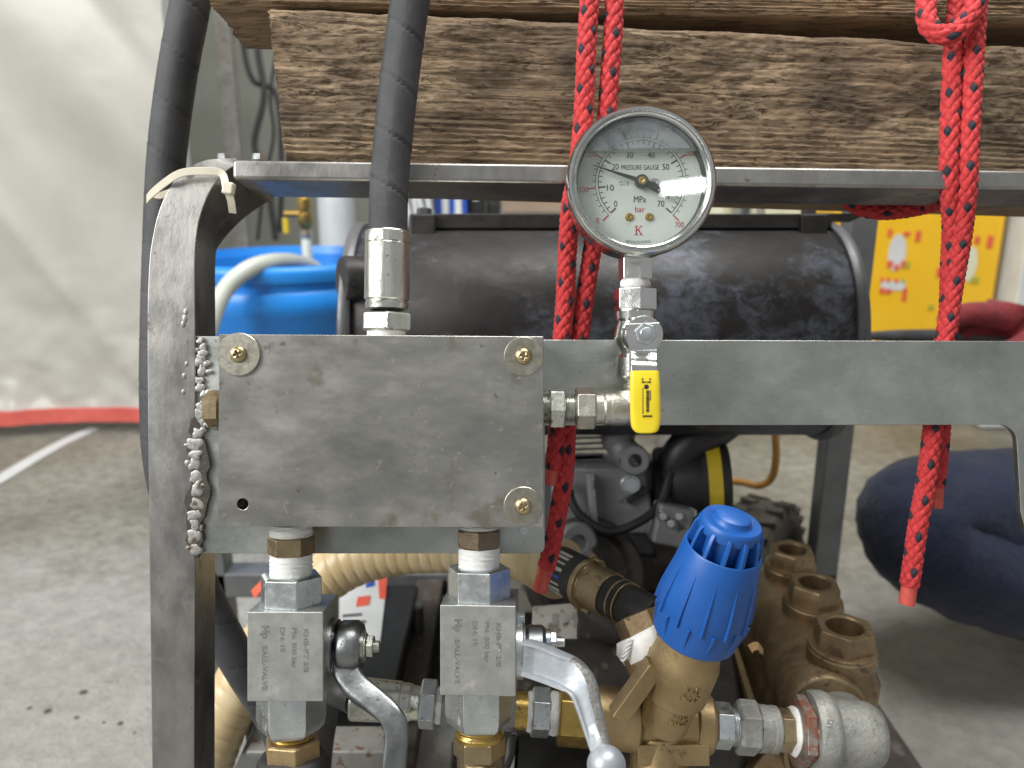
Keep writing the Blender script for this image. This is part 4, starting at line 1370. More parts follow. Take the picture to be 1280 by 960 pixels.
def tick(bb, a, r0, r1, w):
    t_ = Vector((-math.sin(math.radians(a)), 0, math.cos(math.radians(a)))) * w * du
    p0, p1 = pol(a, r0, DD - 0.0002), pol(a, r1, DD - 0.0002)
    bb.add([p0 - t_, p0 + t_, p1 + t_, p1 - t_], [(0, 1, 2, 3)])


for i in range(36):
    a = 225 - 270 * i / 35
    tick(bk, a, 53, 44.5 if i % 5 == 0 else 48.5, 0.85 if i % 5 == 0 else 0.42)
    if i % 5 == 0:
        tick(rd, a, 57, 67, 0.8)
    else:
        tick(bk, a, 57, 60.8, 0.35)
part(bk, 'scale_ticks', 'ink', dial, kind='stuff')
part(rd, 'scale_ticks', 'red_ink', dial, kind='stuff')


def dt(s, x, y, h, mat='ink', width=None, nm='numeral', bold=0.0):
    text(s, P(x, y, DD - 0.00015), h * du, mat, dial, name=nm, width=None if width is None else width * du, bold=bold)


for s, x, y in (('0', 769.5, 255), ('10', 762, 235), ('20', 769, 209), ('30', 787, 194), ('40', 814, 194), ('50', 832, 209), ('60', 838, 234), ('70', 826, 255)):
    dt(s, x, y, 7.6, width=4.2 if len(s) == 1 else 8.6)
for s, x, y in (('0', 747, 276), ('100', 729.5, 237.5), ('200', 740, 193), ('300', 771, 163), ('400', 826, 161), ('500', 864, 192), ('600', 872, 236), ('700', 849, 281)):
    dt(s, x, y, 7.0, 'red_ink', width=3.6 if len(s) == 1 else 11)
dt('PRESSURE GAUGE', 800, 209.5, 6.0, width=47, nm='lettering')
dt('CL1.5', 780, 229.5, 5.0, width=11.5, nm='lettering')
dt('MPa', 799.5, 249.5, 8.0, width=15, nm='lettering')
dt('bar', 799.5, 262, 7.0, 'red_ink', width=12, nm='lettering')
b = B()                                      # serif K
K0 = P(798, 288, DD - 0.00015)
def kq(pts):
    b.add([K0 + Vector((x * du, 0, z * du)) for x, z in pts], [tuple(range(len(pts)))])
kq([(-3.4, -5.5), (-1.8, -5.5), (-1.8, 5.5), (-3.4, 5.5)]); kq([(-5, 5), (-0.2, 5), (-0.2, 5.7), (-5, 5.7)]); kq([(-5, -5.7), (-0.2, -5.7), (-0.2, -5), (-5, -5)])
kq([(-1.8, -0.8), (-0.9, 0.2), (4.2, 5.4), (3.2, 5.4), (-1.8, 0.4)]); kq([(-0.6, 0.8), (0.6, 1.7), (4.4, -5.2), (2.6, -5.2)]); kq([(1.4, 5), (5.2, 5), (5.2, 5.7), (1.4, 5.7)]); kq([(1.2, -5.7), (5.6, -5.7), (5.6, -5), (1.2, -5)])
part(b, 'emblem', 'red_ink', dial)
for i, chh in enumerate('HUADONG'):
    a = 270 + (i - 3) * 3.5
    p = pol(a, 74.5, DD - 0.00015) + Vector((-3 * du, 0, 0))
    u_ = Vector((-math.cos(math.radians(a)), 0, -math.sin(math.radians(a))))
    text(chh, p, 3.6 * du, 'ink', dial, right=Vector((-math.sin(math.radians(a)), 0, math.cos(math.radians(a)))), up=u_, name='lettering', width=3.2 * du)
text('MADE IN CHINA', P(798, 308.0, DD - 0.00015), 2.0 * du, 'ink', dial, name='lettering', width=24 * du)
b = B()
km = P(819, 228, DD - 0.00014)
vs = []
for i in range(25):
    a = 2 * math.pi * i / 24
    vs += [km + Vector((math.cos(a) * 5.4 * du, 0, math.sin(a) * 4.8 * du)), km + Vector((math.cos(a) * 4.7 * du, 0, math.sin(a) * 4.1 * du))]
b.add(vs, [(2 * i, 2 * i + 1, 2 * i + 3, 2 * i + 2) for i in range(24)])
part(b, 'certification_mark', 'ink', dial)
dt('K', 819, 228, 5.0, width=5, nm='lettering')
for x in (786.5, 811.5):
    c = P(x, 271.5, DD)
    b = B(); b.lathe(c, (0, -1, 0), [(-0.0003, 0), (-0.0003, 5.2 * du), (0.0004, 5.2 * du), (0.0010, 4.2 * du), (0.0012, 2.2 * du), (0.0008, 1.2 * du), (0.0008, 0)], 24); part(b, 'dial_screw', 'brass', g, angle=30)
# pointer
tip = P(741, 206, DD - .0035); tail = P(838, 243.5, DD - .0035); pvp = Vector((pv.x, DD - .0035, pv.z))
ax = (tip - pvp).normalized(); sd = Vector((-ax.z, 0, ax.x))
b = B()
pl = [tip + sd * 0.00012, tip - sd * 0.00012, pvp - sd * 0.00105 + ax * 0.004, pvp - sd * 0.0017, tail - sd * 0.0023, tail + sd * 0.0023, pvp + sd * 0.0017, pvp + sd * 0.00105 + ax * 0.004]
b.prism(pl, (0, 0.0004, 0)); part(b, 'pointer', 'ink', g)
b = B(); b.lathe(Vector((pv.x, DD - .0008, pv.z)), (0, -1, 0), [(0, 0), (0, 8.2 * du), (0.0033, 8.2 * du), (0.0039, 7.2 * du), (0.0039, 0)], 32); hub = part(b, 'hub', 'black', g, angle=30)
b = B(); b.lathe(Vector((pv.x, DD - .0047, pv.z)), (0, -1, 0), [(-0.0004, 0), (-0.0004, 5.2 * du), (0.0004, 5.0 * du), (0.0006, 2.4 * du), (0.0003, 1.2 * du), (0.0003, 0)], 24); part(b, 'pin', 'brass', hub, angle=30)
# filling: surface line and the drier glass above it
b = B(); b.box(P(801, 188, .3990), (145 * k, 0.0052, 0.0012)); part(b, 'filling_surface', 'meniscus', g, bevel=0.0005, label='slightly tilted line of the clear filling')
zc = P(801, 188, .3958).z
R_ = 80.5 * k
vs = []
a0 = math.asin((zc - gc.z) / R_)
ang = np.linspace(a0, math.pi - a0, 40)
b = B(); b.prism([Vector((gc.x + R_ * math.cos(a), .3961, gc.z + R_ * math.sin(a))) for a in ang], (0, 0.0002, 0)); part(b, 'dry_glass', 'oil_film', g)
b = B(); b.lathe(Vector((gc.x, .3948, gc.z)), YL, [(0, 0), (0, 81.3 * k), (0.0010, 81.3 * k), (0.0010, 0)], 96); part(b, 'glass', 'glass', g, angle=30)
# stem
gx = P(794, 300, .42)
p42 = .42 / 1000
zz = lambda y: (480 - y) * p42
ga = Vector((gx.x, .42, 0))
b = B(); b.lathe(ga, ZL, [(zz(330), 0), (zz(330), 13 * p42), (zz(300), 13 * p42), (zz(300), 0)], 24); b.nut(ga, ZL, zz(351), zz(322), 21.5 * p42, 0.18, (0, -1, 0)); part(b, 'stem', 'chrome', g, angle=30, bevel=0.0003)
b = B(); b.lathe(ga, ZL, [(zz(360), 0), (zz(360), 17.5 * p42), (zz(357), 19 * p42), (zz(353), 18.5 * p42), (zz(350), 17 * p42), (zz(350), 0)], 28, squash=lambda th, t: 1 + 0.03 * math.sin(7 * th + t * 900)); part(b, 'thread_tape', 'tape', g, angle=60)

# ================================================================== GAUGE VALVE WITH YELLOW HANDLE
gv = thing('mini_ball_valve', 'small chromed ball valve with yellow sleeved handle under the gauge', 'valve', P(794, 492, .42))
b = B(); b.nut(ga, ZL, zz(389), zz(360), 27.5 * p42, 0.10, (0, -1, 0)); part(b, 'end_nut', 'chrome', gv, bevel=0.0004)
b = B()
b.lathe(ga, ZL, [(zz(474), 0), (zz(474), 20 * p42), (zz(470), 24 * p42), (zz(447), 24 * p42), (zz(443), 20 * p42), (zz(438), 20 * p42), (zz(430), 24 * p42), (zz(410), 25 * p42), (zz(402), 22 * p42), (zz(399), 24.5 * p42), (zz(390), 25 * p42), (zz(388), 22 * p42), (zz(388), 0)], 40)
b.ball(Vector((gx.x, .42, zz(420))), (0.0112, 0.0112, 0.0108), 28, 16)
part(b, 'body', 'chrome', gv, angle=35)
b = B(); b.threads(ga, ZL, zz(494), zz(473), 15.5 * p42, 0.0013); part(b, 'thread', 'cast_nickel', gv)
hb = P(805, 418, .402)
b = B(); b.lathe(hb, (0, -1, 0), [(-0.012, 0), (-0.012, 0.0095), (0.0, 0.0095), (0.0, 0.0092), (0.0022, 0.0092), (0.0022, 0)], 36); part(b, 'stem_boss', 'chrome', gv, bevel=0.0004)
b = B(); b.nut(hb, (0, -1, 0), 0.0022, 0.0062, 14.5 * .4 / 1000, 0.25, ZL); b.lathe(hb, (0, -1, 0), [(0.006, 0), (0.006, 0.0032), (0.0082, 0.0030), (0.0086, 0)], 20); part(b, 'handle_nut', 'zinc', gv, bevel=0.0004)
hd = .3985
b = B()
st = [(803, 404, .3998, 22), (804, 430, .3998, 19), (804.5, 440, .3998, 16.5), (804.5, 449, .397, 16.2), (805, 462, .3930, 16.2), (805.5, 500, .3925, 16), (806, 535, .3925, 15)]
pts = [P(x, y, d) for x, y, d, w in st]
sp = smooth_path([(p.x, p.y, p.z, s_[3] * .0004) for p, s_ in zip(pts, st)], 5)
wds = [s_[3] for s_ in sp]
b.sweep(sp, lambda i, t: [(-wds[i], -0.0008), (wds[i], -0.0008), (wds[i], 0.0008), (-wds[i], 0.0008)], XL)
part(b, 'handle', 'chrome', gv, bevel=0.0004, angle=40)
b = B()
st = [(805.5, 464, 18.0, .3930), (806, 480, 18.6, .3922), (806.5, 505, 18.8, .3922), (806.8, 525, 18.6, .3922), (806.8, 535, 17.0, .3922), (806.6, 540, 13.0, .3922), (806.6, 542, 7.0, .3922)]
sp = smooth_path([(*P(x, y, d), w * .000394) for x, y, w, d in st], 5)
wds = [s_[3] for s_ in sp]
def slv(i, t):
    w = wds[i]; h = 0.0024 if i > 0 else 0.0022
    h = min(h, w * 0.5)
    return [(w * math.copysign(abs(math.cos(a)) ** 0.45, math.cos(a)), h * math.copysign(abs(math.sin(a)) ** 0.7, math.sin(a))) for a in np.linspace(0, 2 * math.pi, 25)[:-1]]
b.sweep(sp, slv, XL)
sleeve = part(b, 'handle_sleeve', 'yellow', gv, angle=50, label='yellow vinyl sleeve on the handle')
sy = .3922 - 0.00258
s4 = sy / 1000
def mark(pts, nm='printed_mark'):
    b = B(); b.prism([P(x, y, sy) for x, y in pts], (0, 0.0001, 0)); part(b, nm, 'ink', sleeve)
mark([(803.5, 476.9), (812, 476.9), (812, 478.1), (803.5, 478.1)]); mark([(801.6, 477.5), (804.2, 475.8), (804.2, 479.2)]); mark([(814, 477.5), (811.4, 475.8), (811.4, 479.2)])
mark([(802.2, 472.5), (803.6, 472.5), (803.6, 475.2), (802.2, 475.2)]); mark([(811.8, 472.5), (813.2, 472.5), (813.2, 475.2), (811.8, 475.2)])
mark([(808 + 3 * math.cos(a), 483.5 + 3 * math.sin(a)) for a in np.linspace(0, 2 * math.pi, 17)[:-1]])
for (x, y0, y1, w) in ((809.6, 488, 513, 3.6), (803.6, 485, 516, 1.0), (812.8, 488, 499, 1.2)):
    y = y0
    rr = random.Random(int(x * 10))
    while y < y1:
        L = rr.uniform(0.9, 2.2)
        mark([(x - w / 2, y), (x + w / 2, y), (x + w / 2, y + L), (x - w / 2, y + L)], 'printed_glyph')
        y += L + rr.uniform(0.35, 0.8)
x = 803.5
while x < 815:
    mark([(x, 519.0), (x + 1.0, 519.0), (x + 1.0, 521.4), (x, 521.4)], 'printed_glyph'); x += 1.5

# elbow and side fittings into the block
el = thing('pipe_elbow', 'small sandy nickel elbow under the yellow-handled valve', 'elbow', P(794, 535, .42))
b = B()
pts = [P(763, 510, .42), P(772, 510, .42), P(783, 509, .42), P(791, 504, .42), P(794, 497, .42), P(794, 488, .42)]
b.tube(smooth_path(pts, 5), [0.0095] * 26, 24)
b.lathe(P(794, 500, .42), ZL, [(-0.004, 0), (-0.004, 0.0098), (0.002, 0.0104), (0.0045, 0.0104), (0.0045, 0)], 28)
part(b, 'body', 'cast_nickel', el, angle=45)
fx = lambda x: (x - 679) * p42
fo = P(679, 510, .42)
fd = (1, 0, 0)
b = B(); b.lathe(fo, fd, [(fx(764), 0), (fx(764), 21.5 * p42), (fx(755), 22 * p42), (fx(754), 20.5 * p42), (fx(741), 20.5 * p42), (fx(741), 0)], 32); part(b, 'collar', 'cast_nickel', el, bevel=0.0004)
sn = thing('swivel_nipple', 'zinc swivel nipple joining the manifold side to the elbow', 'fitting', P(700, 536, .42))
b = B(); b.nut(fo, fd, fx(719), fx(744), 27 * p42, 0.35, (0, -1, 0)); part(b, 'swivel_nut', 'cast_nickel', sn, bevel=0.0004)
b = B(); b.nut(fo, fd, fx(686), fx(706), 26 * p42, 0.12, (0, -1, 0)); part(b, 'hexagon', 'ferrule', sn, bevel=0.0004)
b = B(); b.threads(fo, fd, fx(703), fx(722), 17.5 * p42, 0.0012); b.threads(fo, fd, fx(676), fx(688), 19 * p42, 0.0012); part(b, 'thread', 'ferrule', sn)

# ================================================================== BALL VALVES UNDER THE BLOCK
ps = AX / 1000
zy = lambda y: (480 - y) * ps


def ball_valve(axx, fl, fr, yt, yb, rotz, label, dys):
    """block valve: axis at picture column axx, near face from column fl to fr"""
    ax0 = Vector(((axx - 640) * ps, AX, 0))
    v = thing('ball_valve', label, 'valve', Vector((ax0.x, AX, zy(yb + 38))), 'M', 'ball valves under the manifold')
    hw = (fr - fl) / 2 * .405 / 1000
    dep = 0.0175
    zt, zb_ = (480 - yt) * .405 / 1000, (480 - yb) * .405 / 1000
    Rz = Matrix.Rotation(rotz, 3, 'Z')
    cx = ((fl + fr) / 2 - 640) * .405 / 1000
    b = B(); b.box(Vector((cx, AX, (zt + zb_) / 2)), (hw * 2, dep * 2, zt - zb_), Rz)
    blk = part(b, 'block', 'zinc_block', v, bevel=0.0005)
    b = B(); b.nut(ax0, ZL, zt - 0.001, zy(yt - 45 + dys), 39.5 * ps, 0.42 + rotz, (0, -1, 0)); part(b, 'end_nut', 'zinc', v, bevel=0.0005, label='zinc hexagon end above the block')
    b = B()
    R = 43 * ps
    b.lathe(ax0, ZL, [(zb_ + 0.001, 0), (zb_ + 0.001, R), (zy(yb + 20), R), (zy(yb + 30), R * 0.95), (zy(yb + 37), R * 0.80), (zy(yb + 38), 0)], 6, 0.42 + rotz + 0.25, (0, -1, 0))
    part(b, 'end_nut', 'zinc', v, bevel=0.0006, label='rounded hexagon end below the block')
    # markings read downwards
    r_, u_ = Vector((0, 0, -1)), Rz @ Vector((1, 0, 0))
    fp = lambda dx, z: Vector((cx, AX, 0)) + Rz @ Vector((dx * .000405, -dep - 0.00012, 0)) + Vector((0, 0, z))
    zmid = lambda y: (480 - y) * .405 / 1000
    wpx = (fr - fl)
    x_ = lambda f: -wpx / 2 + wpx * f
    h = zt - zb_
    text('Hp', fp(x_(.235), zt - h * 0.225), 0.0034, 'engrave', blk, r_, u_, name='engraved_logo', bold=0.00028, width=0.0066)
    text('BALL-VALVE', fp(x_(.225), zt - h * 0.625), 0.0025, 'engrave', blk, r_, u_, name='engraved_lettering', bold=0.00008, width=0.0225)
    text('DN: 10', fp(x_(.46), zt - h * 0.31), 0.0023, 'engrave', blk, r_, u_, name='engraved_lettering', bold=0.00008, width=0.0125)
    text('PN: 500 bar', fp(x_(.615), zt - h * 0.40), 0.0023, 'engrave', blk, r_, u_, name='engraved_lettering', bold=0.00008, width=0.0205)
    text('KHB-PT 3/8', fp(x_(.77), zt - h * 0.43), 0.0023, 'engrave', blk, r_, u_, name='engraved_lettering', bold=0.00008, width=0.0220)
    return v, ax0, Vector((cx, AX, 0)) + Rz @ Vector((hw, 0, 0)), Rz


v1, ax1, s1, R1 = ball_valve(364, 309, 404, 765, 877, 0.0, 'left ball valve block with a dark cast lever bent straight down', -3)
# dark lever: round hub on the stem, cranked arm
hubc = P(434, 808, .4225)
b = B(); b.lathe(Vector((s1.x, .4225, hubc.z)), XL, [(-0.001, 0), (-0.001, 0.0148), (0.0022, 0.0148), (0.0030, 0.0135), (0.0030, 0)], 32); part(b, 'stem_flange', 'zinc_dark', v1, bevel=0.0004)
for a in (0.9, 2.4, 3.9, 5.4):
    c = Vector((s1.x + 0.0028, .4225 + 0.0118 * math.cos(a), hubc.z + 0.0118 * math.sin(a)))
    b = B(); b.ball(c, (0.0014, 0.0030, 0.0030), 14, 8); part(b, 'flange_rivet', 'zinc_dark', v1)
b = B()
hx0, hx1 = s1.x + 0.0042, s1.x + 0.0165
b.lathe(Vector((0, .4225, hubc.z)), XL, [(hx0, 0), (hx0, 0.0120), (hx0 + 0.0018, 0.0136), (hx1 - 0.0025, 0.0136), (hx1, 0.0118), (hx1, 0)], 36)
lp = [P(431, 815, .4225), P(433, 838, .418), P(446, 859, .413), P(470, 878, .408), P(490, 897, .404), P(496, 920, .402), P(493, 960, .400), P(490, 1040, .398)]
sp = smooth_path(lp, 6)
nn = len(sp) - 1
def lsec(i, t):
    w = 0.0074 - 0.0014 * min(1, t * 2.2); h = 0.0085 - 0.0045 * min(1, t * 2)
    return [(w * math.copysign(abs(math.cos(a)) ** 0.38, math.cos(a)), h * math.copysign(abs(math.sin(a)) ** 0.38, math.sin(a))) for a in np.linspace(0, 2 * math.pi, 25)[:-1]]
b.sweep(sp, lsec, XL)
part(b, 'lever', 'zinc_dark', v1, angle=50, label='dark grey cast lever, cranked then straight down')
b = B()
hc = Vector((0, .4225, hubc.z))
b.lathe(hc, XL, [(hx1 - 0.001, 0), (hx1 - 0.001, 0.0082), (hx1 + 0.0014, 0.0082), (hx1 + 0.0016, 0.0070), (hx1 + 0.0024, 0.0068), (hx1 + 0.0024, 0)], 28)
b.nut(hc, XL, hx1 + 0.0024, hx1 + 0.0062, 0.0062, 0.2); b.cyl(hc + XL * (hx1 + 0.006), hc + XL * (hx1 + 0.0092), 0.0030, seg=16)
part(b, 'lever_bolt', 'ferrule', v1, angle=30, bevel=0.0003)

v2, ax2, s2, R2 = ball_valve(599, 552, 647, 757, 870, -0.05, 'right ball valve block with a silver channelled lever swung forwards', -5)
hz = P(668, 812, .4225).z
hc = Vector((0, .4225, hz))
b = B(); b.lathe(hc, XL, [(s2.x - 0.001, 0), (s2.x - 0.001, 0.0150), (s2.x + 0.0030, 0.0150), (s2.x + 0.0030, 0.0135), (s2.x + 0.0044, 0.0130), (s2.x + 0.0044, 0)], 36); part(b, 'stem_flange', 'zinc', v2, bevel=0.0004)
b = B(); b.nut(Vector((0, .4225, hz + 0.0165)), XL, s2.x - 0.001, s2.x + 0.004, 0.0036); part(b, 'flange_bolt', 'zinc', v2, bevel=0.0003)
b = B()
hx0, hx1 = s2.x + 0.0046, s2.x + 0.0150
b.lathe(hc, XL, [(hx0, 0), (hx0, 0.0115), (hx0 + 0.0015, 0.0128), (hx1 - 0.002, 0.0128), (hx1, 0.0110), (hx1, 0)], 32)
part(b, 'lever_hub', 'zinc_dark', v2, angle=40)
b = B(); b.lathe(hc + ZL * 0.004, XL, [(hx1 - 0.001, 0), (hx1 - 0.001, 0.0068), (hx1 + 0.0024, 0.0066), (hx1 + 0.0024, 0)], 24); b.nut(hc + ZL * 0.004, XL, hx1 + 0.0022, hx1 + 0.0058, 0.0056, 0.2); b.cyl(hc + ZL * 0.004 + XL * (hx1 + .005), hc + ZL * 0.004 + XL * (hx1 + .0100), 0.0026, seg=14)
part(b, 'lever_bolt', 'zinc', v2, angle=30, bevel=0.0003)
# forged lever: web with two raised borders, cranked, ball at its end
cl = [(659, 821, .4075, 22.5), (672, 825, .4035, 22.5), (695, 834, .397, 21.5), (714, 843, .392, 21), (727, 857, .388, 19), (735, 880, .384, 16), (744, 912, .379, 14), (752, 940, .374, 12.5), (757, 960, .370, 12)]
top = []
sp = smooth_path([(*P(x, y, d), w * .00040) for x, y, d, w in cl], 7)
wd = [s_[3] for s_ in sp]
tot = len(sp) - 1
def web(i, t):
    w = wd[i] * 0.96
    return [(-w, -0.0030), (w, -0.0030), (w, 0.0030), (-w, 0.0030)]
def side_vec(i):
    a, c = Vector(sp[max(i - 1, 0)][:3]), Vector(sp[min(i + 1, tot)][:3])
    t_ = (c - a).normalized()
    s_ = t_.cross(Vector((0, -1, 0.0))).normalized()
    return s_, t_
b = B()
vs, fs, mi = [], [], []
rows = []
for i in range(tot + 1):
    s_, t_ = side_vec(i)
    nrm = s_.cross(t_).normalized()
    if nrm.y > 0:
        nrm = -nrm
    c = Vector(sp[i][:3]); w = wd[i]
    f = i / tot
    bend = min(1.0, max(0.0, (f - 0.38) * 5))
    ob_ = w * (0.22 + 0.62 * bend)                      # outer border widens past the crank
    bw = w * (0.20 + 0.10 * bend)
    web_d = 0.0042 * (1 - min(1, max(0, f - 0.50) * 3.0)) * min(1, 0.35 + f * 6)
    prof = [(-w, 0.0), (-w, 0.0030 - 0.0010 * bend), (-w + ob_ * 0.3, 0.0050 - 0.0012 * bend), (-w + ob_ * 0.9, 0.0050), (-w + ob_ * 1.12, 0.0050 - web_d), (w - bw * 1.25, 0.0050 - web_d), (w - bw * 0.9, 0.0050), (w - bw * 0.3, 0.0050), (w, 0.0038), (w, 0.0), (w * 0.9, -0.0035), (-w * 0.9, -0.0035)]
    rows.append([c + s_ * a + nrm * h for a, h in prof])
np_ = 12
for r in rows:
    vs += r
for i in range(tot):
    for k2 in range(np_):
        k3 = (k2 + 1) % np_
        fs.append((i * np_ + k2, i * np_ + k3, (i + 1) * np_ + k3, (i + 1) * np_ + k2))
fs += [tuple(range(np_)), tuple(tot * np_ + k2 for k2 in range(np_))]
b.add(vs, fs)
for idx, f in enumerate(fs[:-2]):
    i, k2 = divmod(idx, np_)
    if i > tot * 0.34 and k2 in (0, 1, 2):
        b.m[idx] = 1
# which side is the outer border depends on the path's handedness
lev = part(b, 'lever', ['lever_paint', 'lever_edge'], v2, angle=48, label='silver forged lever with a hollow web')
b = B(); b.ball(P(758, 957, .368), 0.0090, 32, 20); part(b, 'lever_ball', 'lever_paint', v2, angle=60, label='silver ball knob at the lever end')

# nipples, tape and lower brass
for (axx, yt, lab, mt, lab2, mt2, ph) in ((364, 720, 'taped brass nipple screwed into the left ball valve', 'nipple_brass', 'left', 'bronze_light', 0.1),
                                        (599, 711, 'browner taped brass nipple screwed into the right ball valve', 'rust_nipple', 'right', 'nipple_brass', 0.5)):
    a0 = Vector(((axx - 640) * ps, AX, 0))
    if mt == 'rust_nipple':
        MT['rust_nipple'] = surf('browned_brass_nipple', (0.17, 0.125, 0.085), (0.30, 0.24, 0.17), 80, 0.9, (0.34, 0.52), [(600, 0.2, 0.0006)], specks=[(180, 0.62, (0.10, 0.055, 0.03), True)])
    n_ = thing('hex_nipple', lab, 'nipple', Vector((a0.x, AX, zy(yt))), 'M', 'nipples between manifold and valves')
    b = B(); b.nut(a0, ZL, zy(yt - 27), zy(yt - 51), 29.5 * ps, 0.55 + ph, (0, -1, 0)); part(b, 'hexagon', mt, n_, bevel=0.0004)
    for (ya, yb_, r) in ((yt + 4, yt - 27.5, 25.5), (yt - 50.5, 655, 25.5)):
        L0, L1 = zy(ya), zy(yb_)
        prof = [(L0, 0)] + [(L0 + (L1 - L0) * i / 14, (r + 0.7 * (i % 2) + 0.5 * math.sin(i * 2.3)) * ps) for i in range(15)] + [(L1, 0)]
        b = B(); b.lathe(a0, ZL, prof, 36, squash=lambda th, t: 1 + 0.012 * math.sin(5 * th + t * 2000) + 0.008 * math.sin(13 * th)); part(b, 'thread_tape', 'tape', n_, angle=60, label='white thread tape')
# outlet under the left valve: brass nut into a black hose end
a0 = Vector(((366 - 640) * ps, AX, 0))
ho = thing('outlet_hose', 'black hose end with brass nut below the left ball valve', 'hose', Vector((a0.x, AX, zy(1180))))
b = B(); b.threads(a0, ZL, zy(926), zy(906), 26 * ps, 0.0016, 0.0006); part(b, 'thread', 'brass', ho)
b = B(); b.nut(a0, ZL, zy(953), zy(922), 36 * ps, 0.35, (0, -1, 0)); b.lathe(a0, ZL, [(zy(962), 0), (zy(962), 31 * ps), (zy(952), 31 * ps), (zy(952), 0)], 32); part(b, 'nut', 'bronze_light', ho, bevel=0.0006)
b = B(); b.lathe(a0, ZL, [(zy(1180), 0), (zy(1180), 30 * ps), (zy(1020), 43 * ps), (zy(975), 46 * ps), (zy(952), 44 * ps), (zy(944), 39 * ps), (zy(942), 30 * ps), (zy(950), 30 * ps)], 44, squash=lambda th, t: 1 + 0.012 * math.sin(9 * th + 700 * t)); part(b, 'hose_end', 'rubber_crimp', ho, angle=60)
a0 = Vector(((599 - 640) * ps, AX, 0))
ho = thing('outlet_adapter', 'brass threaded adapter below the right ball valve', 'fitting', Vector((a0.x, AX, zy(1100))))
b = B(); b.lathe(a0, ZL, [(zy(921), 0), (zy(921), 30.5 * ps), (zy(916), 31 * ps), (zy(912), 28 * ps), (zy(909), 29 * ps), (zy(905), 27 * ps), (zy(905), 0)], 36); part(b, 'collar', 'brass', ho, angle=30)
b = B(); b.nut(a0, ZL, zy(945), zy(919), 33 * ps, 0.5, (0, -1, 0)); part(b, 'hexagon', 'nipple_brass', ho, bevel=0.0006)
b = B(); b.threads(a0, ZL, zy(1100), zy(944), 28 * ps, 0.0019, 0.0010); part(b, 'thread', 'nipple_brass', ho)

# ================================================================== LOWER LINE OF FITTINGS
DL = .47
pl = DL / 1000
l0, l1 = P(440, 873, DL), P(1000, 914, DL)
la = (l1 - l0).normalized()
lx = lambda x: (x - 440) * pl / la.x


def line_thing(name, label, cat, x):
    c = l0 + la * lx(x)
    return thing(name, label, cat, c - ZL * 0.012)


cf = line_thing('crimped_hose_end', 'zinc crimped hose end lying behind the dark lever', 'hose end', 490)
b = B(); b.lathe(l0, la, [(lx(441), 0.006), (lx(440), 25 * pl), (lx(443), 27 * pl), (lx(500), 25 * pl), (lx(502), 23.5 * pl), (lx(512), 23.5 * pl), (lx(516), 21 * pl), (lx(528), 20 * pl), (lx(528), 0)], 40, squash=lambda th, t: 1 + 0.02 * math.cos(8 * th))
part(b, 'ferrule', 'ferrule', cf, angle=28)
b = B(); b.nut(l0, la, lx(525), lx(546), 30 * pl, 0.3, (0, -1, 0)); part(b, 'nut', 'zinc', cf, bevel=0.0004)
b = B(); b.lathe(l0, la, [(lx(545), 0), (lx(545), 21 * pl), (lx(549), 23 * pl), (lx(556), 21 * pl), (lx(556), 0)], 32, squash=lambda th, t: 1 + 0.05 * math.sin(6 * th)); part(b, 'thread_tape', 'tape', cf, angle=60)
b = B(); b.tube(smooth_path([l0 + la * lx(446), l0 + la * lx(420) + Vector((0, 0.01, 0)), l0 + la * lx(385) + Vector((0, .05, -.02)), l0 + la * lx(350) + Vector((0, .09, -.09)), l0 + la * lx(345) + Vector((0, .11, -.16))], 8), 0.0095, 20); part(b, 'hose', 'rubber_crimp', cf, angle=60)

pt = line_thing('pipe_tee', 'dark pipe tee half hidden behind the right ball valve', 'tee', 600)
b = B()
b.lathe(l0, la, [(lx(553), 0), (lx(553), 24 * pl), (lx(560), 27 * pl), (lx(640), 25 * pl), (lx(646), 22 * pl), (lx(646), 0)], 32)
c = l0 + la * lx(576)
b.lathe(c, -ZL, [(0, 0), (0, 22 * pl), (26 * pl, 24 * pl), (34 * pl, 24 * pl), (34 * pl, 0)], 28)
part(b, 'body', 'cast_iron', pt, angle=40)
b = B(); b.tube([l0 + la * lx(641) - ZL * .012 + Vector((0, -.006, 0)), l0 + la * lx(640) - ZL * .022 + Vector((0, -.008, 0)), l0 + la * lx(634) - ZL * .030 + Vector((0, -.008, 0))], 0.0018, 10); part(b, 'tape_tail', 'black', pt)

bn = line_thing('brass_nipple', 'short yellow brass nipple with steel hexagon feeding the unloader', 'nipple', 668)
b = B(); b.lathe(l0, la, [(lx(640), 0), (lx(640), 23 * pl), (lx(661), 23 * pl), (lx(661), 0)], 32); part(b, 'barrel', 'brass', bn, bevel=0.0005)
b = B(); b.nut(l0, la, lx(664), lx(688), 30.5 * pl, 0.30, (0, -1, 0)); part(b, 'hexagon', 'zinc', bn, bevel=0.0005)
for (xa, xb, r) in ((659, 666, 25), (686, 698, 27)):
    b = B(); b.lathe(l0, la, [(lx(xa), 0), (lx(xa), r * pl * .94), (lx((xa + xb) / 2), r * pl), (lx(xb), r * pl * .95), (lx(xb), 0)], 32, squash=lambda th, t: 1 + 0.02 * math.sin(6 * th)); part(b, 'thread_tape', 'tape', bn, angle=60)

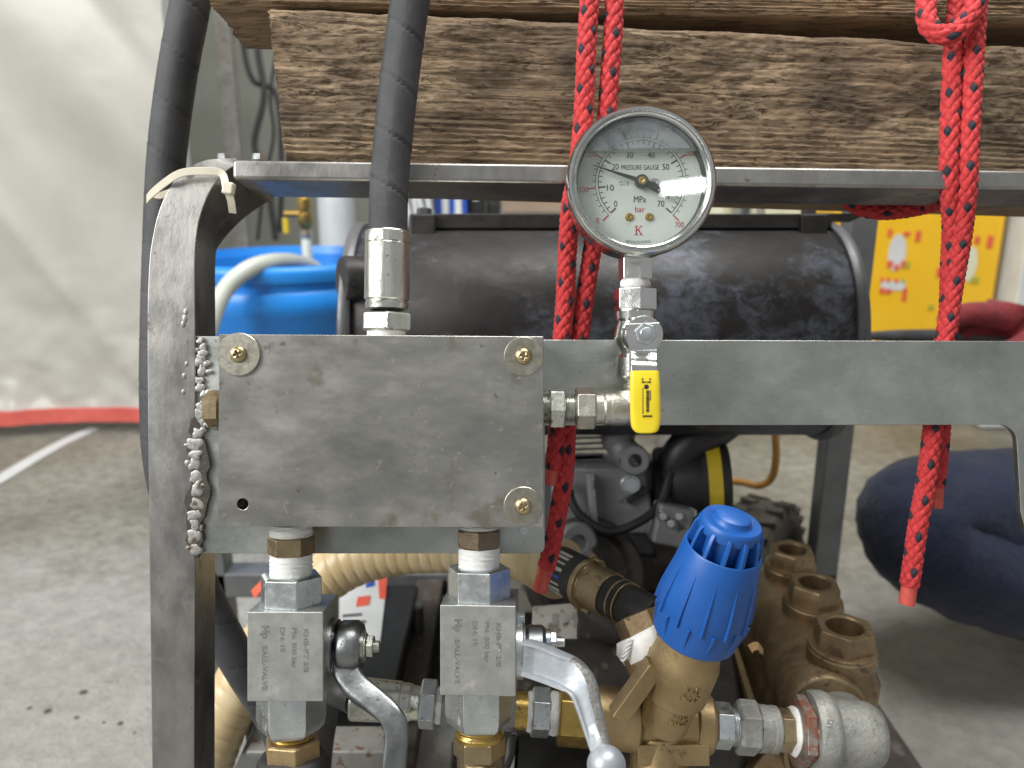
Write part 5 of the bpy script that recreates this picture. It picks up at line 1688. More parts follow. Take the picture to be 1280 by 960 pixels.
# ------------------------------------------------------------------ unloader valve with the blue knob
un = line_thing('unloader_valve', 'cast brass unloader valve with a big ribbed blue adjusting knob', 'unloader valve', 815)
b = B(); b.nut(l0, la, lx(697), lx(747), 39 * pl, 0.28, (0, -1, 0), c=0.06); part(b, 'inlet_nut', 'brass', un, bevel=0.0008, label='bright yellow brass hexagon inlet')
b = B()
b.lathe(l0, la, [(lx(745), 0), (lx(745), 37 * pl), (lx(775), 38 * pl), (lx(795), 40 * pl), (lx(800), 34 * pl), (lx(850), 31 * pl), (lx(866), 32 * pl), (lx(868), 36 * pl), (lx(886), 36 * pl), (lx(890), 32 * pl), (lx(890), 0)], 44)
kb = P(836, 884, .452)                                   # foot of the bonnet
ktop = P(915, 652, .405)
ka = (ktop - kb).normalized()
KL = (ktop - kb).length
b.lathe(kb - ka * .012, ka, [(0, 0), (0, 0.0135), (0.022, 0.0150), (0.024, 0.0180), (0.046, 0.0192), (0.052, 0.0180), (0.062, 0.0160), (0.075, 0.0160), (0.075, 0)], 44)
# by-pass port going up to the left, and the lower boss
bp0, bp1 = P(826, 850, .455), P(800, 800, .462)
b.lathe(bp0, bp1 - bp0, [(-0.004, 0), (-0.004, 0.0150), (0.012, 0.0148), ((bp1 - bp0).length, 0.0135), ((bp1 - bp0).length, 0)], 36)
b.lathe(P(823, 915, .47), (0.02, -.1, -1), [(0, 0), (0, 0.0165), (0.018, 0.0172), (0.02, 0.0180), (0.06, 0.0172), (0.06, 0)], 36)
b.box(l0 + la * lx(835) + Vector((0, -0.0135, -0.0125)), (0.041, 0.006, 0.012))
part(b, 'body', 'bronze_light', un, angle=45, bevel=0.0006)
b = B()                                                   # stiffening rib
p0, p1 = P(768, 888, .4430), P(814, 824, .4400)
b.sweep([p0, (p0 + p1) / 2, p1], lambda i, t: [(-0.0050, -0.010), (0.0050, -0.010), (0.0042, 0.0000), (0.0024, 0.0030), (-0.0024, 0.0030), (-0.0042, 0.0000)], Vector((0.8, 0, 0.6)))
part(b, 'rib', 'bronze_light', un, angle=60, bevel=0.0008)
# cast lettering
ff = Vector((0, -1, 0))
kr = ka.cross(ff).normalized()
if kr.x < 0:
    kr = -kr
kn = kr.cross(ka).normalized()
def on_bonnet(t_, rr, off):
    a = off / rr
    return kb + ka * t_ + kn * rr * math.cos(a) * 1.003 + kr * rr * math.sin(a)
for s_, tt, rr, hh, ww in (('VB', 0.0305, 0.0192, 0.0040, 0.010), ('107', 0.0245, 0.0190, 0.0036, 0.0115), ('REZ', 0.0080, 0.0149, 0.0034, 0.010), ('INOX', 0.0030, 0.0145, 0.0032, 0.012)):
    off = 0.003
    for i, ch in enumerate(s_):
        o_ = off + (i - (len(s_) - 1) / 2) * ww / len(s_)
        a = o_ / rr
        p = kb + ka * tt + (kn * math.cos(a) + kr * math.sin(a)) * (rr + 0.0003)
        text(ch, p, hh, 'bronze_light', un, kr * math.cos(a) - kn * math.sin(a), ka, name='cast_lettering', extrude=0.0005, width=ww / len(s_) * 0.62)
for i, ch in enumerate('50/25'):
    text(ch, l0 + la * lx(820 + i * 7) + Vector((0, -0.0168, -0.0105)), 0.0026, 'bronze_light', un, la, ZL, name='cast_lettering', extrude=0.0004, width=0.0020)

# knob: ribbed skirt, dark gap with fins, capped top
kj = KL
b = B()
sk0, sk1 = kj - 0.0725, kj - 0.0150
b.lathe(kb, ka, [(sk0 + 0.004, 0.014), (sk0, 0.0200), (sk0 + 0.002, 0.0226), (sk0 + 0.016, 0.0243), (sk0 + 0.026, 0.0241), (sk1 - 0.001, 0.0200), (sk1, 0.0194), (sk1 - 0.0008, 0.0180), (sk1 - 0.018, 0.0190), (sk1 - 0.018, 0.0)], 72)
knob = part(b, 'knob', 'blue', un, angle=40, bevel=0.0005, label='blue ribbed plastic adjusting knob')
b = B()
b.lathe(kb, ka, [(sk1 - 0.020, 0), (sk1 - 0.020, 0.0125), (kj - 0.006, 0.0128), (kj - 0.006, 0.0155), (kj - 0.0015, 0.0160), (kj, 0.0152), (kj + 0.0006, 0.0148), (kj + 0.0006, 0.0108), (kj + 0.0002, 0.0102), (kj + 0.0008, 0.0096), (kj + 0.0034, 0.0090), (kj + 0.0044, 0.0074), (kj + 0.0046, 0)], 60)
part(b, 'cap', 'blue', knob, angle=35)
for i in range(12):
    th = 2 * math.pi * (i + 0.35) / 12
    d = kr * math.cos(th) + kn * math.sin(th)
    s_ = ka.cross(d)
    b = B()
    c0, c1 = kb + ka * (sk1 - 0.016), kb + ka * (kj - 0.0022)
    w = 0.0011
    pts = [c0 + d * 0.0115, c0 + d * 0.0190, kb + ka * (sk1 + 0.001) + d * 0.0191, kb + ka * (kj - 0.0045) + d * 0.0176, c1 + d * 0.0158, c1 + d * 0.0115]
    b.prism([p - s_ * w for p in pts], s_ * w * 2); part(b, 'fin', 'blue', knob, bevel=0.0004)
    # long and short ribs on the skirt
    rad = lambda t_: np.interp(t_, [sk0 + 0.002, sk0 + 0.016, sk0 + 0.026, sk1], [0.0226, 0.0243, 0.0241, 0.0198])
    for (ta, tb, hh) in ((sk0 + 0.017, sk1 - 0.009, 0.0017), (sk0 + 0.005, sk0 + 0.019, 0.0016)):
        th2 = th + (0 if ta > sk0 + 0.01 else math.pi / 12)
        d2 = kr * math.cos(th2) + kn * math.sin(th2)
        s2_ = ka.cross(d2)
        vs, fs = [], []
        nst = 7
        for q_ in range(nst):
            f = q_ / (nst - 1)
            tt = ta + (tb - ta) * f
            lift = hh * (1 - f) ** 0.8 if ta > sk0 + 0.01 else hh * f ** 0.8
            r0 = float(rad(tt))
            wv = 0.0013 * (0.35 + 0.65 * (lift / hh))
            c = kb + ka * tt
            vs += [c + d2 * (r0 - 0.001) - s2_ * wv, c + d2 * (r0 + lift) - s2_ * wv * 0.5, c + d2 * (r0 + lift) + s2_ * wv * 0.5, c + d2 * (r0 - 0.001) + s2_ * wv]
        for q_ in range(nst - 1):
            for k_ in range(4):
                k2_ = (k_ + 1) % 4
                fs.append((q_ * 4 + k_, q_ * 4 + k2_, (q_ + 1) * 4 + k2_, (q_ + 1) * 4 + k_))
        fs += [(3, 2, 1, 0), tuple((nst - 1) * 4 + k_ for k_ in range(4))]
        b = B(); b.add(vs, fs); part(b, 'grip_rib', 'blue', knob, angle=60, bevel=0.0003)

# by-pass stub: tape, brass hexagon, black nozzle, clamp and hose
bs_ = thing('bypass_connector', 'black hose nozzle with brass clamp and hexagon entering the unloader from above', 'hose connector', P(800, 815, .465))
b = B(); b.lathe(bp0, bp1 - bp0, [((bp1 - bp0).length - 0.009, 0), ((bp1 - bp0).length - 0.009, 0.0142), ((bp1 - bp0).length - 0.001, 0.0148), ((bp1 - bp0).length + 0.004, 0.0130), ((bp1 - bp0).length + 0.004, 0)], 30, squash=lambda th, t: 1 + 0.06 * math.sin(4 * th + 500 * t) + 0.04 * math.sin(9 * th)); part(b, 'thread_tape', 'tape', bs_, angle=70, label='torn white thread tape')
for k_ in range(5):
    b = B(); p = P(791 - 1.2 * k_, 800 + 4 * k_, .449); b.tube(smooth_path([p, p + Vector((-.003, -.001, -.001 * k_)), p + Vector((-.0045, 0, -.004))], 4), 0.0006, 6); part(b, 'tape_shred', 'tape', bs_)
hx_a = (P(796, 762, .475) - P(812, 800, .468)).normalized()
b = B(); b.nut(P(811, 802, .466), hx_a, 0, 0.0165, 0.0150, 0.4, (0, -1, 0), c=0.08); part(b, 'hexagon', 'bronze', bs_, bevel=0.0006)
n0, n1 = P(812, 770, .478), P(690, 706, .545)
na = (n1 - n0).normalized(); NL = (n1 - n0).length
fn = lambda f: f * NL
b = B(); b.lathe(n0, na, [(fn(-0.05), 0), (fn(-0.05), 0.01160), (fn(0.05), 0.01240), (fn(0.24), 0.01240), (fn(0.24), 0.01320), (fn(0.50), 0.01360), (fn(0.50), 0)], 36); part(b, 'nozzle', 'black', bs_, angle=30, bevel=0.0006)
for f in (0.21, 0.27):
    b = B(); b.lathe(n0, na, [(fn(f), 0.01200), (fn(f), 0.01376), (fn(f + .015), 0.01376), (fn(f + .015), 0.01200)], 36); part(b, 'ring', 'nipple_brass', bs_, bevel=0.0003)
b = B(); b.lathe(n0, na, [(fn(0.36), 0.01280), (fn(0.36), 0.01456), (fn(0.575), 0.01456), (fn(0.58), 0.01696), (fn(0.62), 0.01696), (fn(0.62), 0.01320)], 44); clamp = part(b, 'clamp', 'nipple_brass', bs_, angle=30, bevel=0.0004)
for sgn in (1, -1):
    b = B(); u_ = na.cross(ff).normalized() * sgn; c = n0 + na * fn(0.56) + u_ * 0.01600; b.lathe(c, na, [(-0.004, 0), (-0.004, 0.002), (0.006, 0.002), (0.006, 0)], 14); b.nut(c, na, 0.004, 0.0075, 0.0036); part(b, 'clamp_bolt', 'nipple_brass', clamp, bevel=0.0003)
b = B(); b.lathe(n0, na, [(fn(0.60), 0), (fn(0.60), 0.01480), (fn(0.66), 0.01536), (fn(0.96), 0.01536), (fn(1.0), 0.01480), (fn(1.0), 0)], 40); part(b, 'hose_end', 'rubber_crimp', bs_, angle=40)
u_ = kr
for i in range(9):                                       # pale bars of the printed label round the hose end
    a = -0.9 + i * 0.21
    d = (ff * math.cos(a) + na.cross(ff).normalized() * math.sin(a))
    d = (d - na * d.dot(na)).normalized()
    b = B()
    c = n0 + na * fn(0.80) + d * 0.01548
    s_ = na.cross(d)
    ww = 0.0006 + 0.0005 * ((i * 7) % 3) / 2
    b.prism([c + na * .006 - s_ * ww, c + na * .006 + s_ * ww, c - na * .006 + s_ * ww, c - na * .006 - s_ * ww], d * 0.0002)
    part(b, 'label_bar', 'print_blue' if i == 4 else 'dirty_label', bs_)

# suction hose: cream, spiral ridges
sh = thing('suction_hose', 'cream spiral-ribbed suction hose curving behind the ball valves', 'hose', P(560, 700, .62))
spth = [n1 - na * 0.008, P(640, 686, .585), P(560, 682, .61), P(485, 688, .625), P(420, 712, .63), P(362, 765, .625), P(312, 835, .615), P(276, 905, .61), P(250, 985, .61), P(240, 1080, .62)]
np_tube('hose', smooth_path(spth, 10), 0.0205, 40, 0.0016, [MT['suction']], sh,
        disp=lambda u, v: -0.0011 * np.exp(-((np.minimum((u + v / 0.0098) % 1, 1 - (u + v / 0.0098) % 1)) / 0.11) ** 2), ref=(0, -1, 0))

# fittings from the unloader to the pump elbow
un2 = line_thing('union_coupling', 'zinc union coupling between the unloader and the pump elbow', 'coupling', 935)
b = B(); b.nut(l0, la, lx(891), lx(914), 28 * pl, 0.2, (0, -1, 0)); part(b, 'hexagon', 'zinc', un2, bevel=0.0004)
b = B(); b.threads(l0, la, lx(912), lx(924), 24 * pl, 0.0013); part(b, 'thread', 'zinc', un2)
b = B(); b.nut(l0, la, lx(919), lx(947), 34 * pl, 0.35, (0, -1, 0), c=0.2); part(b, 'union_nut', 'galv', un2, bevel=0.0006)
b = B(); b.lathe(l0, la, [(lx(946), 0), (lx(946), 29 * pl), (lx(962), 27.5 * pl), (lx(963), 28.5 * pl), (lx(970), 28 * pl), (lx(972), 25 * pl), (lx(972), 0)], 36); part(b, 'tailpiece', 'galv', un2, bevel=0.0004)
b = B(); b.nut(l0, la, lx(971), lx(990), 26 * pl, 0.15, (0, -1, 0)); part(b, 'brass_hexagon', 'nipple_brass', un2, bevel=0.0004)
bu = line_thing('reducing_bushing', 'rusty hexagon reducing bushing screwed into the pump elbow', 'bushing', 1003)
b = B(); b.lathe(l0, la, [(lx(988), 0), (lx(988), 27 * pl), (lx(992), 30 * pl), (lx(996), 27 * pl), (lx(996), 0)], 32, squash=lambda th, t: 1 + 0.03 * math.sin(5 * th)); part(b, 'thread_tape', 'tape', bu, angle=60)
b = B(); b.nut(l0, la, lx(994), lx(1010), 44 * pl, 0.25, (0, -1, 0), c=0.08); part(b, 'hexagon', 'rust_hex', bu, bevel=0.0006)
b = B(); b.threads(l0, la, lx(1008), lx(1022), 38 * pl, 0.0016); part(b, 'thread', 'rust_hex', bu)
pe = line_thing('galvanised_elbow', 'heavy galvanised elbow feeding the bronze pump head', 'elbow', 1055)
e0 = l0 + la * lx(1016)
pe_end = P(1022, 868, .515)
b = B()
b.lathe(e0, la, [(0, 0), (0, .0200), (.026, .0200), (.033, .0190), (.038, .0160), (.0405, .010), (.041, 0)], 44)
br0, br1 = P(1052, 912, .478), P(1034, 866, .528)
b.lathe(br0, br1 - br0, [(0, 0), (0, .0190), ((br1 - br0).length * .62, .0190), ((br1 - br0).length * .66, .0212), ((br1 - br0).length, .0212), ((br1 - br0).length, 0)], 44)
b.lathe(e0, la, [(-0.003, 0.017), (-0.003, 0.0225), (0.0005, 0.0238), (0.0055, 0.0238), (0.0085, 0.0225), (0.0105, 0.0205)], 44)
part(b, 'body', 'galv', pe, angle=50)
b = B(); b.ball(P(1092, 922, .475), (.006, .009, .013), 16, 10, wob=lambda d: 1 + .15 * math.sin(5 * d[2] + 3 * d[1])); part(b, 'casting_lug', 'galv', pe, angle=60)
text('1/2', P(1038, 905, .4465), 0.0032, 'galv', pe, Vector((0.2, 0, 1)), Vector((-1, -.1, 0.1)), name='cast_lettering', extrude=0.0006)

# ================================================================== PUMP
# level in the room: manifold runs away from the camera
cap_w = [W(1055, 790, .505), W(1018, 738, .585), W(990, 692, .668)]
pax = (cap_w[2] - cap_w[0])
plen = pax.length; pax.normalize()
cz = sum(c.z for c in cap_w) / 3
cx0 = cap_w[0].copy()
pump = thing('high_pressure_pump', 'bronze triplex pump head with three hexagon caps on a dark crankcase', 'pump', (cx0.x, cx0.y + 0.08, 0.12), 'W')
up = Vector((0, 0, 1))
side = pax.cross(up).normalized()                           # to the right
caps = [cx0 + pax * (plen * i / 2) for i in range(3)]
b = B()
hz0 = cz - 0.046
# main barrel and three bosses
st = cx0 - pax * 0.030 + up * (-0.046)
b.lathe(st - side * 0.012, pax, [(0, 0), (0, 0.024), (0.004, 0.026), (plen + 0.055, 0.026), (plen + 0.06, 0.022), (plen + 0.06, 0)], 40)
for c in caps:
    b.lathe(c - up * 0.082, up, [(0, 0), (0, 0.022), (0.03, 0.0245), (0.050, 0.0248), (0.057, 0.0212), (0.062, 0.0206), (0.066, 0.0215), (0.071, 0.0215), (0.072, 0.0195), (0.072, 0)], 44)
b.hexa([cx0 - pax * .026 - side * .060 - up * .105, cx0 - pax * .026 + side * .026 - up * .105, cx0 - pax * .026 + side * .024 - up * .050, cx0 - pax * .026 - side * .030 - up * .050,
        cx0 + pax * (plen + .02) - side * .060 - up * .105, cx0 + pax * (plen + .02) + side * .026 - up * .105, cx0 + pax * (plen + .02) + side * .024 - up * .050, cx0 + pax * (plen + .02) - side * .030 - up * .050])
head = part(b, 'pump_head', 'bronze', pump, angle=45, bevel=0.0015, segs=3)
b = B()
r0 = cx0 - pax * .026 - side * .050 - up * .066
b.sweep([r0, r0 + pax * (plen + .05)], lambda i, t: [(-0.0025, -0.004), (0.0025, -0.004), (0.002, 0.003), (-0.002, 0.003)], side)
part(b, 'seam_rib', 'bronze_light', pump, bevel=0.0008)
b = B(); b.lathe(caps[0] - up * .072 - side * .012 - pax * .012, -pax, [(0, 0), (0, .0262), (0.020, .0262), (0.024, 0.025), (0.024, 0.0225), (0.018, 0.021), (0.018, 0)], 40); part(b, 'inlet_port', 'bronze', pump, angle=35)
for i, c in enumerate(caps):
    b = B()
    Rn = 0.0188
    th0 = 0.35
    b.lathe(c - up * 0.012, up, [(0.0, 0), (0.0, 0.0208), (0.003, 0.0208), (0.0035, 0.0175), (0.0035, 0)], 36)
    prof = [(0.003, Rn * 0.95), (0.003, Rn), (0.0150, Rn), (0.0165, Rn * 0.93), (0.0165, 0.0132), (0.0155, 0.0122), (0.004, 0.0098), (0.004, 0)]
    b.lathe(c - up * 0.012, up, prof, 6, th0, (1, 0, 0)) if False else None
    # hexagon outside, round bore inside
    a_, uu, ww = frame_of(up, (1, 0, 0))
    seg = 36
    def ringp(t_, r, hexed):
        out = []
        for k_ in range(seg):
            th = 2 * math.pi * k_ / seg + th0
            rr = r
            if hexed:
                m_ = (2 * math.pi * k_ / seg) % (math.pi / 3)
                rr = r * math.cos(math.pi / 6) / math.cos(m_ - math.pi / 6)
            out.append(c - up * 0.012 + up * t_ + (uu * math.cos(th) + ww * math.sin(th)) * rr)
        return out
    rings = [ringp(0.003, Rn, True), ringp(0.0148, Rn, True), ringp(0.0165, Rn * 0.94, True), ringp(0.0165, 0.0120, False), ringp(0.0155, 0.0112, False), ringp(0.002, 0.0098, False)]
    vs, fs = [], []
    for r_ in rings:
        vs += r_
    for q_ in range(len(rings) - 1):
        for k_ in range(seg):
            k2_ = (k_ + 1) % seg
            fs.append((q_ * seg + k_, q_ * seg + k2_, (q_ + 1) * seg + k2_, (q_ + 1) * seg + k_))
    fs.append(tuple((len(rings) - 1) * seg + k_ for k_ in range(seg)))
    b.add(vs, fs)
    part(b, 'valve_cap', 'bronze', pump, angle=30, bevel=0.0004)
# dark crankcase to the left of the head, with a lying barrel
b = B()
k0 = cx0 - side * 0.075 - up * 0.10
b.hexa([k0 - pax * .02 - side * .12 - up * .05, k0 - pax * .02 + side * .02 - up * .05, k0 - pax * .02 + side * .02 + up * .02, k0 - pax * .02 - side * .12 + up * .000,
        k0 + pax * .16 - side * .12 - up * .05, k0 + pax * .16 + side * .02 - up * .05, k0 + pax * .16 + side * .028 + up * .046, k0 + pax * .16 - side * .12 + up * .046])
part(b, 'crankcase', 'cast_dark', pump, bevel=0.006, segs=4)
q_ = W(755, 858, .58)
b = B(); b.lathe(Vector((W(640, 858, .58).x - 0.01, q_.y, q_.z)), (1, 0, 0), [(0, 0), (0, .030), (.004, .033), (.135, .033), (.14, .029), (.14, 0)], 40); part(b, 'bearing_barrel', 'cast_dark', pump, angle=35)
b = B(); p = W(938, 812, .505); b.sweep(smooth_path([p, p + Vector((.004, 0, .002)), p + Vector((.008, .001, -.003))], 4), lambda i, t: [(-0.003 + .001 * (i % 3), 0), (0.002 + .001 * (i % 2), 0), (0.003, .0006), (-0.002, .0008)], (0, 1, 1)); part(b, 'dry_flake', 'leaf', pump)

# black canister with a pale rim under the line
q_ = P(640, 985, .50)
of = thing('oil_canister', 'black lying canister with a pale rim under the unloader', 'canister', q_ - ZL * .032)
b = B(); b.lathe(q_, (1, -.05, -.02), [(0.000, 0), (0.000, .026), (.004, .031), (.056, .032), (.060, .028), (.060, 0)], 40); part(b, 'body', 'black_metal', of, angle=40)
b = B(); b.lathe(q_, (1, -.05, -.02), [(-.003, .022), (-.004, .027), (-.001, .0322), (.002, .0325), (.002, .028)], 40); part(b, 'rim', 'base_tube', of, angle=60)

# ================================================================== TANK
tk = thing('pressure_tank', 'heat-stained black cylindrical tank lying behind the bracket plate', 'tank', P(640, 545, .70))
TY, TZ, TR = .70, .0455, .09
xl, xr = -.128, .268
b = B()
tz0 = Vector((0, TY, TZ))
b.lathe(tz0, XL, [(xl - .018, 0), (xl - .016, TR * .5), (xl - .006, TR * .86), (xl, TR * .955), (xl + .006, TR), (xr - .006, TR), (xr, TR * .955), (xr + .006, TR * .86), (xr + .016, TR * .5), (xr + .018, 0)], 96)
part(b, 'shell', 'tank', tk, angle=40)
for xx in (xl, xr):
    b = B(); b.lathe(tz0, XL, [(xx - .0045, TR * .95), (xx - .0045, TR * 1.035), (xx - .002, TR * 1.05), (xx + .002, TR * 1.05), (xx + .0045, TR * 1.035), (xx + .0045, TR * .95)], 96); part(b, 'end_rim', 'frame_dark', tk, angle=50)
b = B(); c0, c1 = P(427, 349, .612), P(470, 349, .625); b.lathe(c0, c1 - c0, [(0, 0), (0, .0165), (.002, .0178), (.03, .0178), (.03, 0)], 32); part(b, 'port_stub', 'tank', tk, angle=35)
b = B()
xa, xb = P(512, 280, .66).x, P(1040, 280, .66).x
b.box(Vector(((xa + xb) / 2, .685, .1345)), (xb - xa, .05, .0125)); part(b, 'saddle_bar', 'black_metal', tk, bevel=0.001)
b = B(); b.box(Vector(((xb + .006), .685, .1422)), (.05, .03, .0016)); part(b, 'end_strip', 'black_metal', tk)
for xx in (P(528, 280, .655).x, P(1018, 280, .655).x):
    b = B(); b.box(Vector((xx, .667, .1305)), (.022, .026, .018)); part(b, 'bracket', 'black_metal', tk, bevel=0.002)
    b = B(); b.nut(Vector((xx, .668, .1405)), ZL, 0, .006, .0065); part(b, 'bolt', 'rod', tk, bevel=0.0004)
for xx in (xl + .03, -.03):
    b = B(); b.box(Vector((xx, .71, TZ - TR - .03)), (.03, .08, .07)); part(b, 'foot', 'black_metal', tk, bevel=0.002)

# ================================================================== ENGINE
eg = thing('engine', 'greasy grey cast engine block with bolts and ribs below the tank', 'engine', P(790, 760, .74))
b = B(); b.box(P(762, 640, .76), (.150, .10, .105)); part(b, 'crankcase', 'cast_iron', eg, bevel=.008, segs=4)
b = B(); b.hexa([P(688, 583, .69), P(806, 586, .69), P(822, 668, .69), P(690, 668, .69), P(688, 583, .712), P(806, 586, .712), P(822, 668, .712), P(690, 668, .712)]); mp_ = part(b, 'mounting_face', 'cast_iron', eg, bevel=.003, segs=3)
b2 = B(); b2.lathe(P(711, 621, .68), YL, [(0, 0), (0, .0062), (.05, .0062), (.05, 0)], 20); cut(mp_, b2)
b = B(); b.lathe(P(788, 606, .69), (0, -1, 0), [(-.002, 0), (-.002, .0085), (.002, .0085), (.002, 0)], 24); b.nut(P(788, 606, .69), (0, -1, 0), .002, .008, .0075); part(b, 'bolt', 'zinc', eg, bevel=.0005)
b = B(); b.sweep([P(738, 592, .684), P(740, 622, .682), P(743, 656, .684)], lambda i, t: [(-.004, -.006), (.004, -.006), (.003, .006), (-.003, .006)], XL); part(b, 'rib', 'cast_iron', eg, bevel=.001)
b = B(); b.sweep([P(784, 627, .688), P(809, 611, .688)], lambda i, t: [(-.003, -.003), (.003, -.003), (.003, .003), (-.003, .003)], (0, 1, 0)); part(b, 'slot', 'black', eg, bevel=.0008)
b = B(); b.lathe(P(793, 575, .675), (0, -1, 0), [(0.004, .0058), (0.004, .0115), (0, .013), (-.03, .014), (-.03, 0), (-.002, 0), (-.002, .0058)], 30); part(b, 'lug', 'cast_iron', eg, angle=40)
b = B(); b.tube(smooth_path([P(793, 575, .69), P(779, 562, .695), P(772, 545, .70), P(772, 520, .705)], 5), [.013] * 8 + [.015] * 8, 18); part(b, 'lug_arm', 'cast_iron', eg, angle=60)
b = B(); b.lathe(P(735, 720, .67), (0.15, -1, 0.25), [(-.03, 0), (-.03, .050), (0, .050), (.004, .046), (.004, .040), (-.004, .036), (-.004, .012), (.006, .012), (.006, 0)], 48); part(b, 'pulley', 'cast_dark', eg, angle=35)
b = B(); b.hexa([P(815, 560, .70), P(846, 556, .70), P(856, 740, .70), P(818, 740, .70), P(815, 560, .76), P(846, 556, .76), P(856, 740, .76), P(818, 740, .76)]); part(b, 'side_cover', 'cast_dark', eg, bevel=.004, segs=3)
b = B(); b.lathe(P(838, 606, .71), (1, -.15, .05), [(0, 0), (0, .030), (.012, .032), (.026, .032), (.028, .034), (.030, .036), (.048, .036), (.05, .034), (.05, 0)], 40); part(b, 'air_filter', 'black', eg, angle=35)
b = B(); b.lathe(P(838, 606, .71), (1, -.15, .05), [(.0305, .0340), (.0305, .0372), (.042, .0372), (.042, .0340)], 40); part(b, 'filter_band', 'yellow_band', eg, angle=40, label='yellow band round the filter')
b = B(); b.lathe(P(838, 600, .70), (1, -.25, .05), [(-.004, 0), (-.004, .014), (.012, .015), (.014, .010), (.014, 0)], 28); part(b, 'cover_boss', 'zinc_dark', eg, angle=40)
b = B(); b.tube(smooth_path([P(836, 596, .705), P(858, 562, .70), P(892, 535, .70), P(930, 508, .71)], 6), .018, 20); part(b, 'intake_pipe', 'black', eg, angle=60)
for (x, y, r_) in ((862, 640, .0055), (850, 655, .005), (856, 648, .0035)):
    b = B(); b.nut(P(x, y, .685), (0.3, -1, 0.2), -.01, .005, r_); part(b, 'bolt', 'zinc', eg, bevel=.0004)
b = B(); b.hexa([P(690, 672, .70), P(850, 700, .70), P(850, 742, .70), P(690, 742, .70), P(690, 672, .78), P(850, 700, .78), P(850, 742, .78), P(690, 742, .78)]); part(b, 'sump', 'cast_dark', eg, bevel=.005, segs=3)
for k_ in range(6):
    b = B(); b.hexa([P(694 + k_ * 2, 540 + k_ * 7, .72), P(760 - k_ * 1.5, 538 + k_ * 7, .72), P(760 - k_ * 1.5, 541 + k_ * 7, .72), P(694 + k_ * 2, 543 + k_ * 7, .72),
                     P(694 + k_ * 2, 540 + k_ * 7, .78), P(760 - k_ * 1.5, 538 + k_ * 7, .78), P(760 - k_ * 1.5, 541 + k_ * 7, .78), P(694 + k_ * 2, 543 + k_ * 7, .78)])
    part(b, 'cooling_fin', 'cast_iron', eg, bevel=.0006)
b = B(); b.tube(smooth_path([P(706, 600, .68), P(722, 640, .672), P(760, 664, .668), P(800, 652, .668), P(826, 628, .675), P(838, 590, .685)], 8), .0038, 12); part(b, 'fuel_hose', 'black', eg, angle=60)
b = B(); b.box(P(838, 655, .675), (.030, .03, .034), Matrix.Rotation(.2, 3, 'Y')); part(b, 'carburettor', 'cast_iron', eg, bevel=.003)
for k_ in range(3):
    b = B(); b.nut(P(828 + k_ * 10, 645 + 9 * (k_ % 2), .658), (0, -1, 0), -.004, .003, .0036); part(b, 'bolt', 'zinc', eg, bevel=.0003)
b = B(); b.lathe(P(722, 680, .66), (0.3, -1, 0.1), [(-.01, 0), (-.01, .017), (0, .018), (.003, .015), (.003, .008), (-.001, .007), (-.001, 0)], 28); part(b, 'filler_cap', 'cast_iron', eg, angle=35)
# dusty mounting plate with a dirty label
b = B(); b.hexa([P(560, 722, .75), P(852, 718, .72), P(852, 762, .70), P(560, 770, .73), P(560, 690, .92), P(852, 690, .92), P(852, 720, .92), P(560, 720, .92)]); part(b, 'mounting_plate', 'beige_plate', eg, bevel=.003)
b = B(); b.hexa([P(666, 758, .655), P(745, 752, .655), P(752, 800, .640), P(664, 806, .640), P(666, 758, .675), P(745, 752, .675), P(752, 800, .66), P(664, 806, .66)]); part(b, 'data_label', 'dirty_label', eg, bevel=.001)
for i in range(4):
    b = B(); b.hexa([P(690 + i * 13, 767, .6505), P(696 + i * 13, 767, .6505), P(697 + i * 13, 782 - 3 * (i % 2), .645), P(691 + i * 13, 782 - 3 * (i % 2), .645), P(690 + i * 13, 767, .652), P(696 + i * 13, 767, .652), P(697 + i * 13, 782, .648), P(691 + i * 13, 782, .648)]); part(b, 'data_line', 'base_tube', eg)
b = B(); b.ball(P(770, 775, .60), (.030, .03, .026), 24, 14, wob=lambda d: 1 + .12 * math.sin(4 * d[0] + 2) * math.cos(5 * d[2]) + .06 * math.sin(11 * d[0] + 3 * d[1])); part(b, 'flange', 'cast_dark', eg, angle=70)

# ================================================================== WHEEL
c = Vector((W(944, 728, .95).x, W(944, 728, .95).y, .1065))
wh = thing('pneumatic_wheel', 'small dusty knobbly rubber wheel on the floor behind the pump', 'wheel', (c.x, c.y, 0), 'W')
wax = Vector((0.80, -0.6, 0)).normalized()
b = B(); b.lathe(c, wax, [(-.022, .045), (-.03, .06), (-.031, .08), (-.024, .094), (-.010, .099), (.010, .099), (.024, .094), (.031, .08), (.03, .06), (.022, .045)], 56); part(b, 'tyre', 'tyre', wh, angle=50)
b = B(); b.lathe(c, wax, [(-.02, 0), (-.02, .012), (-.012, .015), (-.012, .045), (-.022, .048), (.022, .048), (.012, .045), (.012, .015), (.02, .012), (.02, 0)], 40); part(b, 'rim', 'base_tube', wh, angle=35)
_, wu, ww = frame_of(wax, (0, 0, 1))
for i in range(26):
    for s_ in (-1, 1):
        th = 2 * math.pi * (i + .25 * s_) / 26
        d = wu * math.cos(th) + ww * math.sin(th)
        tg = wax.cross(d)
        Rm = Matrix((wax, d, tg)).transposed()
        b = B(); b.box(c + d * .0975 + wax * s_ * .017, (.019, .008, .012), Rm @ Matrix.Rotation(s_ * .35, 3, 'Y')); part(b, 'tread_block', 'tyre', wh, bevel=.0015)

